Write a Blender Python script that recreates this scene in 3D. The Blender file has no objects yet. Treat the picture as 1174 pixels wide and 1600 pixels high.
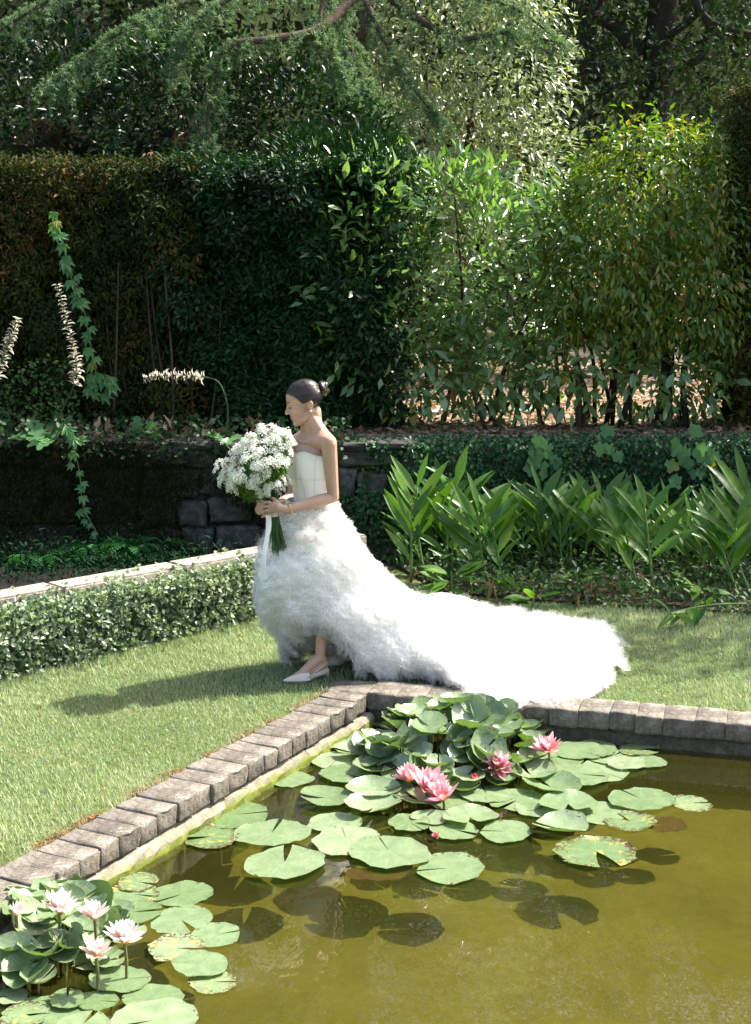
import bpy, bmesh, math, random
import numpy as np
from mathutils import Vector, Matrix
rng = np.random.default_rng(7)
random.seed(7)
R = math.radians
sc = bpy.context.scene
COL = sc.collection

# ------------------------------------------------------------------ camera, sky, sun, exposure
CAMZ, F, CX, CY = 2.35, 2286.0, 587.0, 800.0           # camera height (m), focal length and centre in photo pixels
PITCH = math.atan(400.0 / F)
cam = bpy.data.cameras.new('camera'); camo = bpy.data.objects.new('camera', cam); COL.objects.link(camo)
camo.location = (0, 0, CAMZ); camo.rotation_euler = (math.pi / 2 - PITCH, 0, 0)
cam.sensor_fit = 'VERTICAL'; cam.sensor_height = 36; cam.lens = F / 1600 * 36
cam.clip_start = 0.1; cam.clip_end = 400
sc.camera = camo
SUN_EL, SUN_AZ = R(52.0), R(26.0)                        # azimuth from +X towards +Y
sun_dir = Vector((math.cos(SUN_EL) * math.cos(SUN_AZ), math.cos(SUN_EL) * math.sin(SUN_AZ), math.sin(SUN_EL)))
world = bpy.data.worlds.new('World'); sc.world = world; world.use_nodes = True
wn = world.node_tree; wn.nodes.clear()
sky = wn.nodes.new('ShaderNodeTexSky'); sky.sky_type = 'NISHITA'; sky.sun_disc = False
sky.air_density = 1.0; sky.dust_density = 4.0; sky.ozone_density = 0.6; sky.sun_elevation = SUN_EL; sky.sun_rotation = math.pi / 2 - SUN_AZ
bg = wn.nodes.new('ShaderNodeBackground'); bg.inputs[1].default_value = 0.15
wo = wn.nodes.new('ShaderNodeOutputWorld')
wn.links.new(sky.outputs[0], bg.inputs[0]); wn.links.new(bg.outputs[0], wo.inputs[0])
sl = bpy.data.lights.new('sun', 'SUN'); sl.energy = 5.0; sl.angle = R(0.55); sl.color = (1.0, 0.95, 0.87)
so = bpy.data.objects.new('sun', sl); COL.objects.link(so)
so.rotation_euler = sun_dir.to_track_quat('Z', 'Y').to_euler()
sc.view_settings.view_transform = 'Standard'; sc.view_settings.look = 'None'
sc.view_settings.gamma = 1.0; sc.view_settings.exposure = 1.4; sc.view_settings.use_curve_mapping = False
sc.render.engine = 'CYCLES'
sc.cycles.use_denoising = True
sc.cycles.max_bounces = 12; sc.cycles.diffuse_bounces = 7; sc.cycles.glossy_bounces = 3
sc.cycles.transmission_bounces = 4; sc.cycles.transparent_max_bounces = 40
sc.cycles.caustics_reflective = False; sc.cycles.caustics_refractive = False

# ------------------------------------------------------------------ geometry helpers
CP, SP = math.cos(PITCH), math.sin(PITCH)
def ray(x, y):
    u = CY - y
    return Vector((x - CX, F * CP + u * SP, -F * SP + u * CP))
def G(x, y, z=0.0):                                      # point of the level z that the photo shows at pixel x, y
    d = ray(x, y); t = (z - CAMZ) / d.z
    return Vector((d.x * t, d.y * t, z))
def P(x, y, Y):                                          # point at distance Y
    d = ray(x, y); t = Y / d.y
    return Vector((d.x * t, Y, CAMZ + d.z * t))
def tag(o, label=None, cat=None, group=None, kind=None):
    if label: o['label'] = label
    if cat: o['category'] = cat
    if group: o['group'] = group
    if kind: o['kind'] = kind
    return o
def empty(name, loc=(0, 0, 0), rz=0):
    o = bpy.data.objects.new(name, None); COL.objects.link(o)
    o.location = loc; o.rotation_euler = (0, 0, rz); o.empty_display_size = 0.1
    return o
def link(name, me, parent=None, loc=(0, 0, 0), rot=(0, 0, 0), scale=(1, 1, 1), kind=None):
    o = bpy.data.objects.new(name, me); COL.objects.link(o)
    o.location = loc; o.rotation_euler = rot
    o.scale = scale if hasattr(scale, '__len__') else (scale,) * 3
    if parent: o.parent = parent
    if kind: o['kind'] = kind
    return o
def mesh(name, verts, faces, mat=None, smooth=False):
    me = bpy.data.meshes.new(name)
    me.from_pydata([tuple(v) for v in verts], [], [tuple(f) for f in faces])
    if mat: me.materials.append(mat)
    if smooth: me.polygons.foreach_set('use_smooth', [True] * len(me.polygons))
    me.update()
    return me
def np_mesh(name, V, Fc, mat, var=None, smooth=False):   # V (n,3), Fc (m,k) equal-sided faces
    me = bpy.data.meshes.new(name)
    n, m, k = len(V), len(Fc), Fc.shape[1]
    me.vertices.add(n); me.vertices.foreach_set('co', np.ascontiguousarray(V, dtype=np.float32).ravel())
    me.loops.add(m * k); me.loops.foreach_set('vertex_index', np.ascontiguousarray(Fc, dtype=np.int32).ravel())
    me.polygons.add(m); me.polygons.foreach_set('loop_start', np.arange(0, m * k, k, dtype=np.int32))
    me.polygons.foreach_set('loop_total', np.full(m, k, dtype=np.int32))
    if smooth: me.polygons.foreach_set('use_smooth', np.ones(m, dtype=bool))
    if var is not None:
        a = me.attributes.new('var', 'FLOAT', 'POINT'); a.data.foreach_set('value', np.ascontiguousarray(var, dtype=np.float32))
    me.materials.append(mat); me.update(calc_edges=True); me.validate()
    return me
class MB:                                                # collects shapes into one mesh
    def __init__(s): s.v = []; s.f = []
    def add(s, v, f):
        b = len(s.v); s.v += [tuple(p) for p in v]; s.f += [tuple(i + b for i in q) for q in f]; return s
    def tube(s, pts, rad, n=6, cap=True):
        pts = [Vector(p) for p in pts]; m = len(pts)
        if not hasattr(rad, '__len__'): rad = [rad] * m
        V = []; up = Vector((0.3, 0.2, 1))
        for i, p in enumerate(pts):
            t = (pts[min(i + 1, m - 1)] - pts[max(i - 1, 0)]).normalized()
            a = t.cross(up)
            if a.length < 1e-3: a = t.cross(Vector((1, 0, 0)))
            a.normalize(); b = t.cross(a)
            for k in range(n):
                th = 2 * math.pi * k / n
                V.append(p + (a * math.cos(th) + b * math.sin(th)) * rad[i])
        Fs = [(i * n + k, i * n + (k + 1) % n, (i + 1) * n + (k + 1) % n, (i + 1) * n + k) for i in range(m - 1) for k in range(n)]
        if cap: Fs += [tuple(range(n))[::-1], tuple((m - 1) * n + k for k in range(n))]
        return s.add(V, Fs)
    def box(s, c, h, M=None):
        V = [Vector((sx * h[0], sy * h[1], sz * h[2])) for sz in (-1, 1) for sy in (-1, 1) for sx in (-1, 1)]
        if M: V = [M @ v for v in V]
        V = [v + Vector(c) for v in V]
        return s.add(V, [(0, 2, 3, 1), (4, 5, 7, 6), (0, 1, 5, 4), (2, 6, 7, 3), (0, 4, 6, 2), (1, 3, 7, 5)])
    def ball(s, c, r, M=None, nu=14, nv=9):
        if not hasattr(r, '__len__'): r = (r, r, r)
        V = [Vector((0, 0, r[2]))]
        for j in range(1, nv):
            ph = math.pi * j / nv
            for i in range(nu):
                th = 2 * math.pi * i / nu
                V.append(Vector((r[0] * math.sin(ph) * math.cos(th), r[1] * math.sin(ph) * math.sin(th), r[2] * math.cos(ph))))
        V.append(Vector((0, 0, -r[2])))
        Fs = [(0, 1 + i, 1 + (i + 1) % nu) for i in range(nu)]
        for j in range(nv - 2):
            for i in range(nu):
                a = 1 + j * nu
                Fs.append((a + i, a + nu + i, a + nu + (i + 1) % nu, a + (i + 1) % nu))
        a = 1 + (nv - 2) * nu
        Fs += [(a + (i + 1) % nu, a + i, len(V) - 1) for i in range(nu)]
        if M: V = [M @ v for v in V]
        return s.add([v + Vector(c) for v in V], Fs)
    def build(s, name, mat, parent=None, smooth=False, **k):
        return link(name, mesh(name, s.v, s.f, mat, smooth), parent, **k)
def curve_pts(keys, n):                                  # Catmull-Rom through keys
    K = np.array([tuple(k) for k in keys], float)
    K = np.vstack([2 * K[0] - K[1], K, 2 * K[-1] - K[-2]])
    m = len(K) - 3; out = []
    for u in np.linspace(0, m - 1e-6, n):
        i = int(u); t = u - i
        a, b, c, d = K[i:i + 4]
        out.append(0.5 * ((2 * b) + (c - a) * t + (2 * a - 5 * b + 4 * c - d) * t * t + (-a + 3 * b - 3 * c + d) * t ** 3))
    return np.array(out)
def unit(a): return a / (np.linalg.norm(a, axis=1, keepdims=True) + 1e-9)
def rnd(n): return unit(rng.normal(size=(n, 3)))
def leaves(name, pos, d, nrm, L, W, mat, parent=None, fold=0.15, droop=0.12, wide=0.45, kind='stuff', var=None):
    """a mass of small folded leaves (4 corners each) as one mesh"""
    n = len(pos); d = unit(d); side = unit(np.cross(d, nrm)); nr = np.cross(side, d)
    L = np.broadcast_to(np.asarray(L, float).reshape(-1, 1), (n, 1)); W = np.broadcast_to(np.asarray(W, float).reshape(-1, 1), (n, 1))
    V = np.empty((n, 4, 3))
    V[:, 0] = pos
    V[:, 1] = pos + d * L * wide + side * W * .5 + nr * W * fold
    V[:, 2] = pos + d * L - nr * L * droop
    V[:, 3] = pos + d * L * wide - side * W * .5 + nr * W * fold
    b = np.arange(n)[:, None] * 4
    Fc = np.concatenate([b + np.array([[0, 1, 2]]), b + np.array([[0, 2, 3]])])
    if var is None: var = rng.random(n)
    me = np_mesh(name, V.reshape(-1, 3), Fc, mat, np.repeat(var, 4))
    return link(name, me, parent, kind=kind)
def leaf_blade(name, mat, L=1.0, W=0.3, n=7, bend=0.2, fold=0.15, peak=0.4, wave=0.0, tipw=0.0):
    """one shaped leaf along +X, upper side +Z, three columns of vertices"""
    V = []; 
    for i in range(n):
        t = i / (n - 1)
        w = (t / peak) ** 0.7 if t < peak else math.cos((t - peak) / (1 - peak) * math.pi / 2) ** 0.85
        w = max(w, 0.03) * W / 2
        x = L * t; z = -bend * L * t * t
        wz = wave * W * math.sin(t * 17)
        V += [(x, -w, z + fold * w * 2 + wz), (x, 0, z), (x, w, z + fold * w * 2 - wz)]
    Fs = []
    for i in range(n - 1):
        a = i * 3
        Fs += [(a, a + 3, a + 4, a + 1), (a + 1, a + 4, a + 5, a + 2)]
    return mesh(name, V, Fs, mat, True)
def aim(d, nrm):                                         # rotation whose X runs along d and Z near nrm
    d = Vector(d).normalized(); s = Vector(nrm).cross(d)
    if s.length < 1e-4: s = Vector((0, 1, 0)).cross(d)
    s.normalize(); z = d.cross(s)
    return Matrix((d, s, z)).transposed().to_euler()

# ------------------------------------------------------------------ material helpers
def nodes(name):
    m = bpy.data.materials.new(name); m.use_nodes = True
    t = m.node_tree; t.nodes.clear()
    out = t.nodes.new('ShaderNodeOutputMaterial')
    return m, t, out
def ramp(t, fac, stops):
    r = t.nodes.new('ShaderNodeValToRGB'); e = r.color_ramp.elements
    while len(e) < len(stops): e.new(0.5)
    for el, (p, c) in zip(e, stops): el.position = p; el.color = (*c, 1)
    t.links.new(fac, r.inputs[0]); return r.outputs[0]
def noise(t, scale, detail=4, rough=0.6, coord='Object', dist=0.0):
    tc = t.nodes.new('ShaderNodeTexCoord'); n = t.nodes.new('ShaderNodeTexNoise')
    n.inputs['Scale'].default_value = scale; n.inputs['Detail'].default_value = detail; n.inputs['Roughness'].default_value = rough
    n.inputs['Distortion'].default_value = dist
    if coord == 'World':
        g = t.nodes.new('ShaderNodeNewGeometry'); t.links.new(g.outputs['Position'], n.inputs['Vector'])
    else: t.links.new(tc.outputs[coord], n.inputs['Vector'])
    return n.outputs['Fac']
def mixc(t, fac, a, b, mode='MIX'):
    m = t.nodes.new('ShaderNodeMix'); m.data_type = 'RGBA'; m.blend_type = mode
    for s, v in ((m.inputs[0], fac), (m.inputs[6], a), (m.inputs[7], b)):
        if hasattr(v, 'is_output'): t.links.new(v, s)
        else: s.default_value = v if not hasattr(v, '__len__') else (*v, 1)
    return m.outputs[2]
def princ(t, col, rough=0.6, spec=0.5):
    p = t.nodes.new('ShaderNodeBsdfPrincipled')
    if hasattr(col, 'is_output'): t.links.new(col, p.inputs['Base Color'])
    else: p.inputs['Base Color'].default_value = (*col, 1)
    p.inputs['Roughness'].default_value = rough; p.inputs['Specular IOR Level'].default_value = spec
    return p
def bump(t, p, h, strength=0.4, dist=0.01):
    b = t.nodes.new('ShaderNodeBump'); b.inputs['Strength'].default_value = strength; b.inputs['Distance'].default_value = dist
    t.links.new(h, b.inputs['Height']); t.links.new(b.outputs[0], p.inputs['Normal'])
def leaf_mat(name, stops, rough=0.45, spec=0.5, transl=0.35, tint=(1.25, 1.35, 0.5), attr=True, sat=1.3):
    m, t, out = nodes(name)
    if attr:
        a = t.nodes.new('ShaderNodeAttribute'); a.attribute_name = 'var'; fac = a.outputs['Fac']
    else:
        a = t.nodes.new('ShaderNodeObjectInfo'); fac = a.outputs['Random']
    g_ = lambda c: .25 * c[0] + .6 * c[1] + .15 * c[2]
    stops = [(p, tuple(max(.002, g_(c) + (v - g_(c)) * sat) for v in c)) for p, c in stops]
    c = ramp(t, fac, stops)
    nz = noise(t, 22.0, 2, coord='Object')
    c = mixc(t, 0.35, c, ramp(t, nz, [(0.3, (0.55, 0.55, 0.5)), (0.7, (1.25, 1.2, 1.1))]), 'MULTIPLY')
    p = princ(t, c, rough, spec)
    tr = t.nodes.new('ShaderNodeBsdfTranslucent')
    t.links.new(mixc(t, 1.0, c, tint, 'MULTIPLY'), tr.inputs[0])
    mx = t.nodes.new('ShaderNodeMixShader'); mx.inputs[0].default_value = transl
    t.links.new(p.outputs[0], mx.inputs[1]); t.links.new(tr.outputs[0], mx.inputs[2]); t.links.new(mx.outputs[0], out.inputs[0])
    return m
def plain(name, col, rough=0.6, spec=0.4, var=0.25, scale=14, bmp=0.0, transl=0.0, coord='Object'):
    m, t, out = nodes(name)
    nz = noise(t, scale, 5, coord=coord)
    c = mixc(t, 1.0, col, ramp(t, nz, [(0.25, (1 - var,) * 3), (0.75, (1 + var,) * 3)]), 'MULTIPLY')
    p = princ(t, c, rough, spec)
    if bmp: bump(t, p, nz, bmp, 0.01)
    if transl:
        tr = t.nodes.new('ShaderNodeBsdfTranslucent'); t.links.new(c, tr.inputs[0])
        mx = t.nodes.new('ShaderNodeMixShader'); mx.inputs[0].default_value = transl
        t.links.new(p.outputs[0], mx.inputs[1]); t.links.new(tr.outputs[0], mx.inputs[2]); t.links.new(mx.outputs[0], out.inputs[0])
    else: t.links.new(p.outputs[0], out.inputs[0])
    return m

M = {}
M['bark'] = plain('bark', (0.07, 0.05, 0.035), 0.9, 0.2, 0.5, 18, 0.6)
M['dark_bark'] = plain('dark_bark', (0.03, 0.025, 0.02), 0.9, 0.2, 0.5, 14, 0.6)
M['core'] = plain('hedge_dark_core', (0.018, 0.016, 0.009), 1.0, 0.0, 0.5, 20)  # near-black solid cores stand for the shade inside hedges and bushes
M['soil'] = plain('soil', (0.055, 0.04, 0.026), 0.95, 0.1, 0.5, 9, 0.8)
def ground_mat():
    m, t, out = nodes('turf_soil')
    a = noise(t, 1.3, 5, coord='World'); b = noise(t, 30, 4, coord='World')
    c = ramp(t, a, [(0.3, (0.07, 0.10, 0.03)), (0.55, (0.11, 0.13, 0.045)), (0.75, (0.17, 0.155, 0.075))])
    c = mixc(t, 0.6, c, ramp(t, b, [(0.3, (0.5, 0.5, 0.45)), (0.7, (1.2, 1.2, 1.1))]), 'MULTIPLY')
    p = princ(t, c, 0.95, 0.1); bump(t, p, b, 0.8, 0.02); t.links.new(p.outputs[0], out.inputs[0]); return m
def litter_mat():
    m, t, out = nodes('dry_leaf_litter')
    a = noise(t, 6, 6, coord='World'); b = noise(t, 45, 4, coord='World')
    c = ramp(t, a, [(0.3, (0.18, 0.145, 0.11)), (0.5, (0.34, 0.29, 0.235)), (0.7, (0.46, 0.41, 0.34))])
    c = mixc(t, 0.7, c, ramp(t, b, [(0.3, (0.5, 0.45, 0.4)), (0.7, (1.2, 1.15, 1.1))]), 'MULTIPLY')
    p = princ(t, c, 0.95, 0.1); bump(t, p, b, 0.8, 0.03); t.links.new(p.outputs[0], out.inputs[0]); return m
def stone_mat(name, base, light, dark, lichen=None, scale=7, rough=0.9):
    m, t, out = nodes(name)
    oi = t.nodes.new('ShaderNodeObjectInfo')
    a = noise(t, scale, 6, 0.65); b = noise(t, scale * 7, 5, 0.7); l = noise(t, scale * 2.2, 5, 0.7, dist=0.4)
    c = ramp(t, a, [(0.28, dark), (0.5, base), (0.72, light)])
    c = mixc(t, 0.75, c, ramp(t, b, [(0.3, (0.45, 0.44, 0.42)), (0.62, (1.2, 1.2, 1.2))]), 'MULTIPLY')
    c = mixc(t, 0.8, c, ramp(t, oi.outputs['Random'], [(0, (0.72, 0.70, 0.68)), (1, (1.2, 1.18, 1.14))]), 'MULTIPLY')
    if lichen:
        f = ramp(t, l, [(0.61, (0, 0, 0)), (0.69, (.9, .9, .9))])
        c = mixc(t, f, c, lichen)
        m2 = noise(t, scale * 1.6, 4, 0.6, dist=0.3)
        f2 = ramp(t, m2, [(0.66, (0, 0, 0)), (0.74, (0.8, 0.8, 0.8))])
        c = mixc(t, f2, c, (0.22, 0.17, 0.05))
    p = princ(t, c, rough, 0.2); bump(t, p, b, 0.9, 0.012); t.links.new(p.outputs[0], out.inputs[0]); return m
M['ground'] = ground_mat(); M['litter'] = litter_mat()
M['coping'] = stone_mat('weathered_limestone', (0.175, 0.155, 0.13), (0.27, 0.245, 0.21), (0.08, 0.07, 0.056), (0.45, 0.42, 0.36))
M['wallstone'] = stone_mat('mossy_rock', (0.075, 0.075, 0.068), (0.15, 0.15, 0.142), (0.02, 0.022, 0.016), (0.06, 0.07, 0.025), 4)
M['ledge'] = stone_mat('pale_ledge', (0.36, 0.32, 0.27), (0.45, 0.41, 0.36), (0.25, 0.22, 0.19), None, 5)

# ------------------------------------------------------------------ the setting: ground, pool, terrace
C0 = Vector((-0.042, 7.64, 0)); UL = Vector((-1.227, -2.40, 0)).normalized(); UR = Vector((1.942, -0.54, 0)).normalized()
NL = Vector((-UL.y, UL.x, 0)); NL = NL if NL.x < 0 else -NL          # outward from the pool, left edge
NR = Vector((-UR.y, UR.x, 0)); NR = NR if NR.y > 0 else -NR          # outward from the pool, far edge
PL = C0 + UL * 5.7; PR = C0 + UR * 4.6; PN = Vector((3.9, 1.9, 0))
WATER, FLOOR = -0.15, -0.37
GZ = -0.02
pool = [C0, PR, PN, PL]
grow = [C0 + NL * 0.14 + NR * 0.14, PR + NR * 0.14, PN, PL + NL * 0.14]
o4 = [Vector((-60, 11.05, 0)), Vector((60, 11.05, 0)), Vector((60, -60, 0)), Vector((-60, -60, 0))]
V = [p + Vector((0, 0, GZ)) for p in grow + o4]
tag(link('ground', mesh('ground', V, [(i, (i + 1) % 4, 4 + (i + 1) % 4, 4 + i) for i in range(4)], M['ground'])), kind='structure')
# far ground as one level sheet to the horizon, below the terrace
tag(link('far_ground', mesh('far_ground', [(-300, 11.05, -0.03), (300, 11.05, -0.03), (300, 300, -0.03), (-300, 300, -0.03)], [(0, 1, 2, 3)], M['litter'])), kind='structure')
def pool_floor_mat():
    m, t, out = nodes('pool_silt')
    a = noise(t, 1.6, 6, 0.6, 'World', 0.4); b = noise(t, 14, 6, 0.7, 'World', 0.6)
    c = ramp(t, a, [(0.25, (0.088, 0.083, 0.018)), (0.5, (0.125, 0.115, 0.026)), (0.75, (0.16, 0.146, 0.038))])
    c = mixc(t, 0.4, c, ramp(t, b, [(0.3, (0.65, 0.65, 0.6)), (0.7, (1.2, 1.2, 1.15))]), 'MULTIPLY')
    p = princ(t, c, 0.95, 0.1); bump(t, p, b, 0.15, 0.01); t.links.new(p.outputs[0], out.inputs[0]); return m
def water_mat():
    m, t, out = nodes('pond_water')
    g = t.nodes.new('ShaderNodeNewGeometry')
    mp = t.nodes.new('ShaderNodeMapping'); mp.inputs['Scale'].default_value = (1.0, 0.55, 1.0)
    t.links.new(g.outputs['Position'], mp.inputs[0])
    n1 = t.nodes.new('ShaderNodeTexNoise'); n1.inputs['Scale'].default_value = 9; n1.inputs['Detail'].default_value = 3
    t.links.new(mp.outputs[0], n1.inputs['Vector'])
    b = t.nodes.new('ShaderNodeBump'); b.inputs['Strength'].default_value = 0.16; b.inputs['Distance'].default_value = 0.012
    t.links.new(n1.outputs['Fac'], b.inputs['Height'])
    tr = t.nodes.new('ShaderNodeBsdfTransparent'); tr.inputs[0].default_value = (0.84, 0.82, 0.58, 1)
    gl = t.nodes.new('ShaderNodeBsdfGlossy'); gl.inputs['Roughness'].default_value = 0.015
    t.links.new(b.outputs[0], gl.inputs['Normal'])
    fr = t.nodes.new('ShaderNodeFresnel'); fr.inputs['IOR'].default_value = 1.53; t.links.new(b.outputs[0], fr.inputs['Normal'])
    df = t.nodes.new('ShaderNodeBsdfDiffuse'); df.inputs[0].default_value = (.085, .085, .018, 1)      # fine silt held in the water
    ms = t.nodes.new('ShaderNodeMixShader'); ms.inputs[0].default_value = .16; t.links.new(tr.outputs[0], ms.inputs[1]); t.links.new(df.outputs[0], ms.inputs[2])
    mx = t.nodes.new('ShaderNodeMixShader'); t.links.new(fr.outputs[0], mx.inputs[0])
    t.links.new(ms.outputs[0], mx.inputs[1]); t.links.new(gl.outputs[0], mx.inputs[2]); t.links.new(mx.outputs[0], out.inputs[0])
    return m
M['water'] = water_mat()
tag(link('pool_floor', mesh('pool_floor', [p + Vector((0, 0, FLOOR)) for p in pool], [(0, 3, 2, 1)], pool_floor_mat())), kind='structure')
tag(link('pool_water', mesh('pool_water', [p + Vector((0, 0, WATER)) for p in pool], [(0, 3, 2, 1)], M['water'])), kind='structure')
def pool_wall_mat():
    m, t, out = nodes('mossy_concrete')
    g = t.nodes.new('ShaderNodeNewGeometry'); sx = t.nodes.new('ShaderNodeSeparateXYZ'); t.links.new(g.outputs['Position'], sx.inputs[0])
    b = noise(t, 18, 6, 0.7, 'World'); a = noise(t, 5, 5, 0.6, 'World')
    ad = t.nodes.new('ShaderNodeMath'); ad.operation = 'MULTIPLY_ADD'; t.links.new(a, ad.inputs[0]); ad.inputs[1].default_value = 0.07; t.links.new(sx.outputs[2], ad.inputs[2])
    mr = t.nodes.new('ShaderNodeMapRange'); t.links.new(ad.outputs[0], mr.inputs[0])
    mr.inputs[1].default_value = -0.16; mr.inputs[2].default_value = -0.02
    c = ramp(t, mr.outputs[0], [(0.0, (0.10, 0.12, 0.025)), (0.48, (0.16, 0.19, 0.03)), (0.60, (0.22, 0.20, 0.135)), (0.8, (0.30, 0.275, 0.22))])
    c = mixc(t, 0.75, c, ramp(t, b, [(0.3, (0.45, 0.45, 0.42)), (0.65, (1.15, 1.15, 1.12))]), 'MULTIPLY')
    p = princ(t, c, 0.9, 0.2); bump(t, p, b, 0.9, 0.015); t.links.new(p.outputs[0], out.inputs[0]); return m
M['poolwall'] = pool_wall_mat()
M['poolwall_shaded'] = stone_mat('shaded_stone', (0.10, 0.09, 0.07), (0.17, 0.155, 0.125), (0.04, 0.04, 0.028), (0.10, 0.10, 0.035), 5)  # darker copy for the far wall, the shade on its face put into the colour
def edge_prism(name, a, u, nrm, length, prof, mat, parent=None, n=40, jit=0.006):
    """profile (offset outward, z) swept along an edge, roughened"""
    V = []; k = len(prof)
    for i in range(n + 1):
        base = a + u * (length * i / n)
        for (o_, z_) in prof:
            j = rng.normal(0, jit, 3)
            V.append(base + nrm * (o_ + j[0]) + Vector((0, 0, z_ + j[1])))
    Fs = [(i * k + q, i * k + q + 1, (i + 1) * k + q + 1, (i + 1) * k + q) for i in range(n) for q in range(k - 1)]
    return link(name, mesh(name, V, Fs, mat, False), parent)
pe = empty('pool_edge', C0)
tag(pe, 'low weathered stone rim with mossy concrete face around the lily pool', 'pool edge')
inv = lambda v: Vector(v) - C0
w1 = edge_prism('pool_wall', inv(C0), UL, NL, 5.7, [(0.30, -0.083), (0.02, -0.088), (-0.022, -0.098), (-0.040, -0.118), (-0.046, -0.16), (-0.048, -0.40)], M['poolwall'], pe, 90, 0.006)
w2 = edge_prism('pool_wall', inv(C0), UR, NR, 4.6, [(0.34, -0.075), (0.022, -0.078), (0.018, -0.10), (0.012, -0.16), (0.010, -0.40)], M['poolwall_shaded'], pe, 70, 0.005)
edge_prism('pool_wall', inv(PR), (PN - PR).normalized(), Vector((1, 0, 0)), (PN - PR).length, [(0.3, 0.0), (0, 0.0), (0, -0.4)], M['poolwall'], pe, 20, 0.004)
edge_prism('pool_wall', inv(PL), (PN - PL).normalized(), Vector((0, -1, 0)), (PN - PL).length, [(0.3, 0.0), (0, 0.0), (0, -0.4)], M['poolwall'], pe, 20, 0.004)
def rough_block(hx, hy, hz, mat, seed, bev=0.014, jit=0.006, cuts=2):
    """a worn stone block: subdivided, edges rounded off, pushed about"""
    bm = bmesh.new(); bmesh.ops.create_cube(bm, size=2)
    bmesh.ops.subdivide_edges(bm, edges=bm.edges[:], cuts=cuts, use_grid_fill=True)
    rs = random.Random(seed); H = (hx, hy, hz); st = 2 / (cuts + 1)
    for v in bm.verts:
        on = [abs(abs(c) - 1) < 1e-5 for c in v.co]; k = sum(on); c = list(v.co)
        for i in range(3):                              # pull the rows beside an edge close to it, so that only the arris is rounded
            if not on[i] and abs(abs(c[i]) - (1 - st)) < 1e-4: c[i] = math.copysign(1 - 1.6 * bev / H[i], c[i])
        p = Vector((c[0] * hx, c[1] * hy, c[2] * hz))
        if k >= 2:
            for i in range(3):
                if on[i]: p[i] -= math.copysign(bev * (.45 if k == 2 else .65) * rs.uniform(.3, 1.7), p[i])
        v.co = p + Vector((rs.gauss(0, jit), rs.gauss(0, jit), rs.gauss(0, jit * .7)))
    me = bpy.data.meshes.new('coping_stone'); bm.to_mesh(me); bm.free(); me.materials.append(mat)
    me.polygons.foreach_set('use_smooth', [True] * len(me.polygons))
    return me
tight = [rough_block(0.0745, 0.118, 0.05, M['coping'], 50 + s, 0.007, 0.0022, 3) for s in range(6)]
blocks = [rough_block(0.072, 0.115, 0.045, M['coping'], s, 0.0065, 0.0028, 3) for s in range(8)]
def lay(u, nrm, s0, s1, mid, avg, gap):
    s = s0
    while s < s1:
        w = random.uniform(avg * 0.86, avg * 1.12)
        p = C0 + u * (s + w / 2) + nrm * (mid + random.gauss(0, 0.004)) + Vector((0, 0, -0.033 + random.gauss(0, 0.0025)))
        link('coping_stone', random.choice(tight if gap == 0 else blocks), pe, p - C0, (random.gauss(0, .010), random.gauss(0, .008), math.atan2(u.y, u.x) + random.gauss(0, .010)),
             ((w - gap) / 0.144, random.uniform(0.95, 1.06), 1))
        s += w
lay(UL, NL, 0.02, 5.2, 0.105, 0.143, 0.001)
lay(UR, NR, 0.0, 4.4, 0.118, 0.148, 0.0)
link('coping_stone', rough_block(0.13, 0.12, 0.045, M['coping'], 77, 0.013, 0.004, 3), pe, NL * 0.12 + NR * 0.11 + Vector((0, 0, -0.034)), (0, 0, R(-14)))

TZ = 0.90                                               # upper terrace level
WY = lambda x: 11.35 + 0.05 * math.sin(x)                # foot of the retaining wall
tv = [(-60, 11.6, TZ), (60, 11.6, TZ), (60, 70, TZ), (-60, 70, TZ)]
tag(link('terrace', mesh('terrace', tv, [(0, 1, 2, 3)], M['litter'])), kind='structure')
# hillside that closes the view behind the trees
hv = []; hf = []; nx = 40
for i in range(nx + 1):
    x = -60 + 120 * i / nx
    for j, (y, z) in enumerate(((34, 0.5), (38, 4), (46, 11), (60, 22))):
        hv.append((x, y + 2 * math.sin(x * .3), z + 1.2 * math.sin(x * .21 + j)))
for i in range(nx):
    for j in range(3): hf.append((i * 4 + j, i * 4 + 4 + j, i * 4 + 5 + j, i * 4 + 1 + j))
tag(link('hillside', mesh('hillside', hv, hf, plain('hill_scrub', (0.03, 0.04, 0.016), 1, 0, 0.6, 0.8), True)), kind='structure')
# soil of the planting bed
bedv = [G(612, 880), G(700, 925), G(850, 938), G(1010, 948), G(1260, 962), Vector((4.6, 11.5, 0)), Vector((-0.15, 11.5, 0))]
tag(link('bed_soil', mesh('bed_soil', [v + Vector((0, 0, 0.004)) for v in bedv], [tuple(range(7))], M['soil'])), kind='structure')

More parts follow.
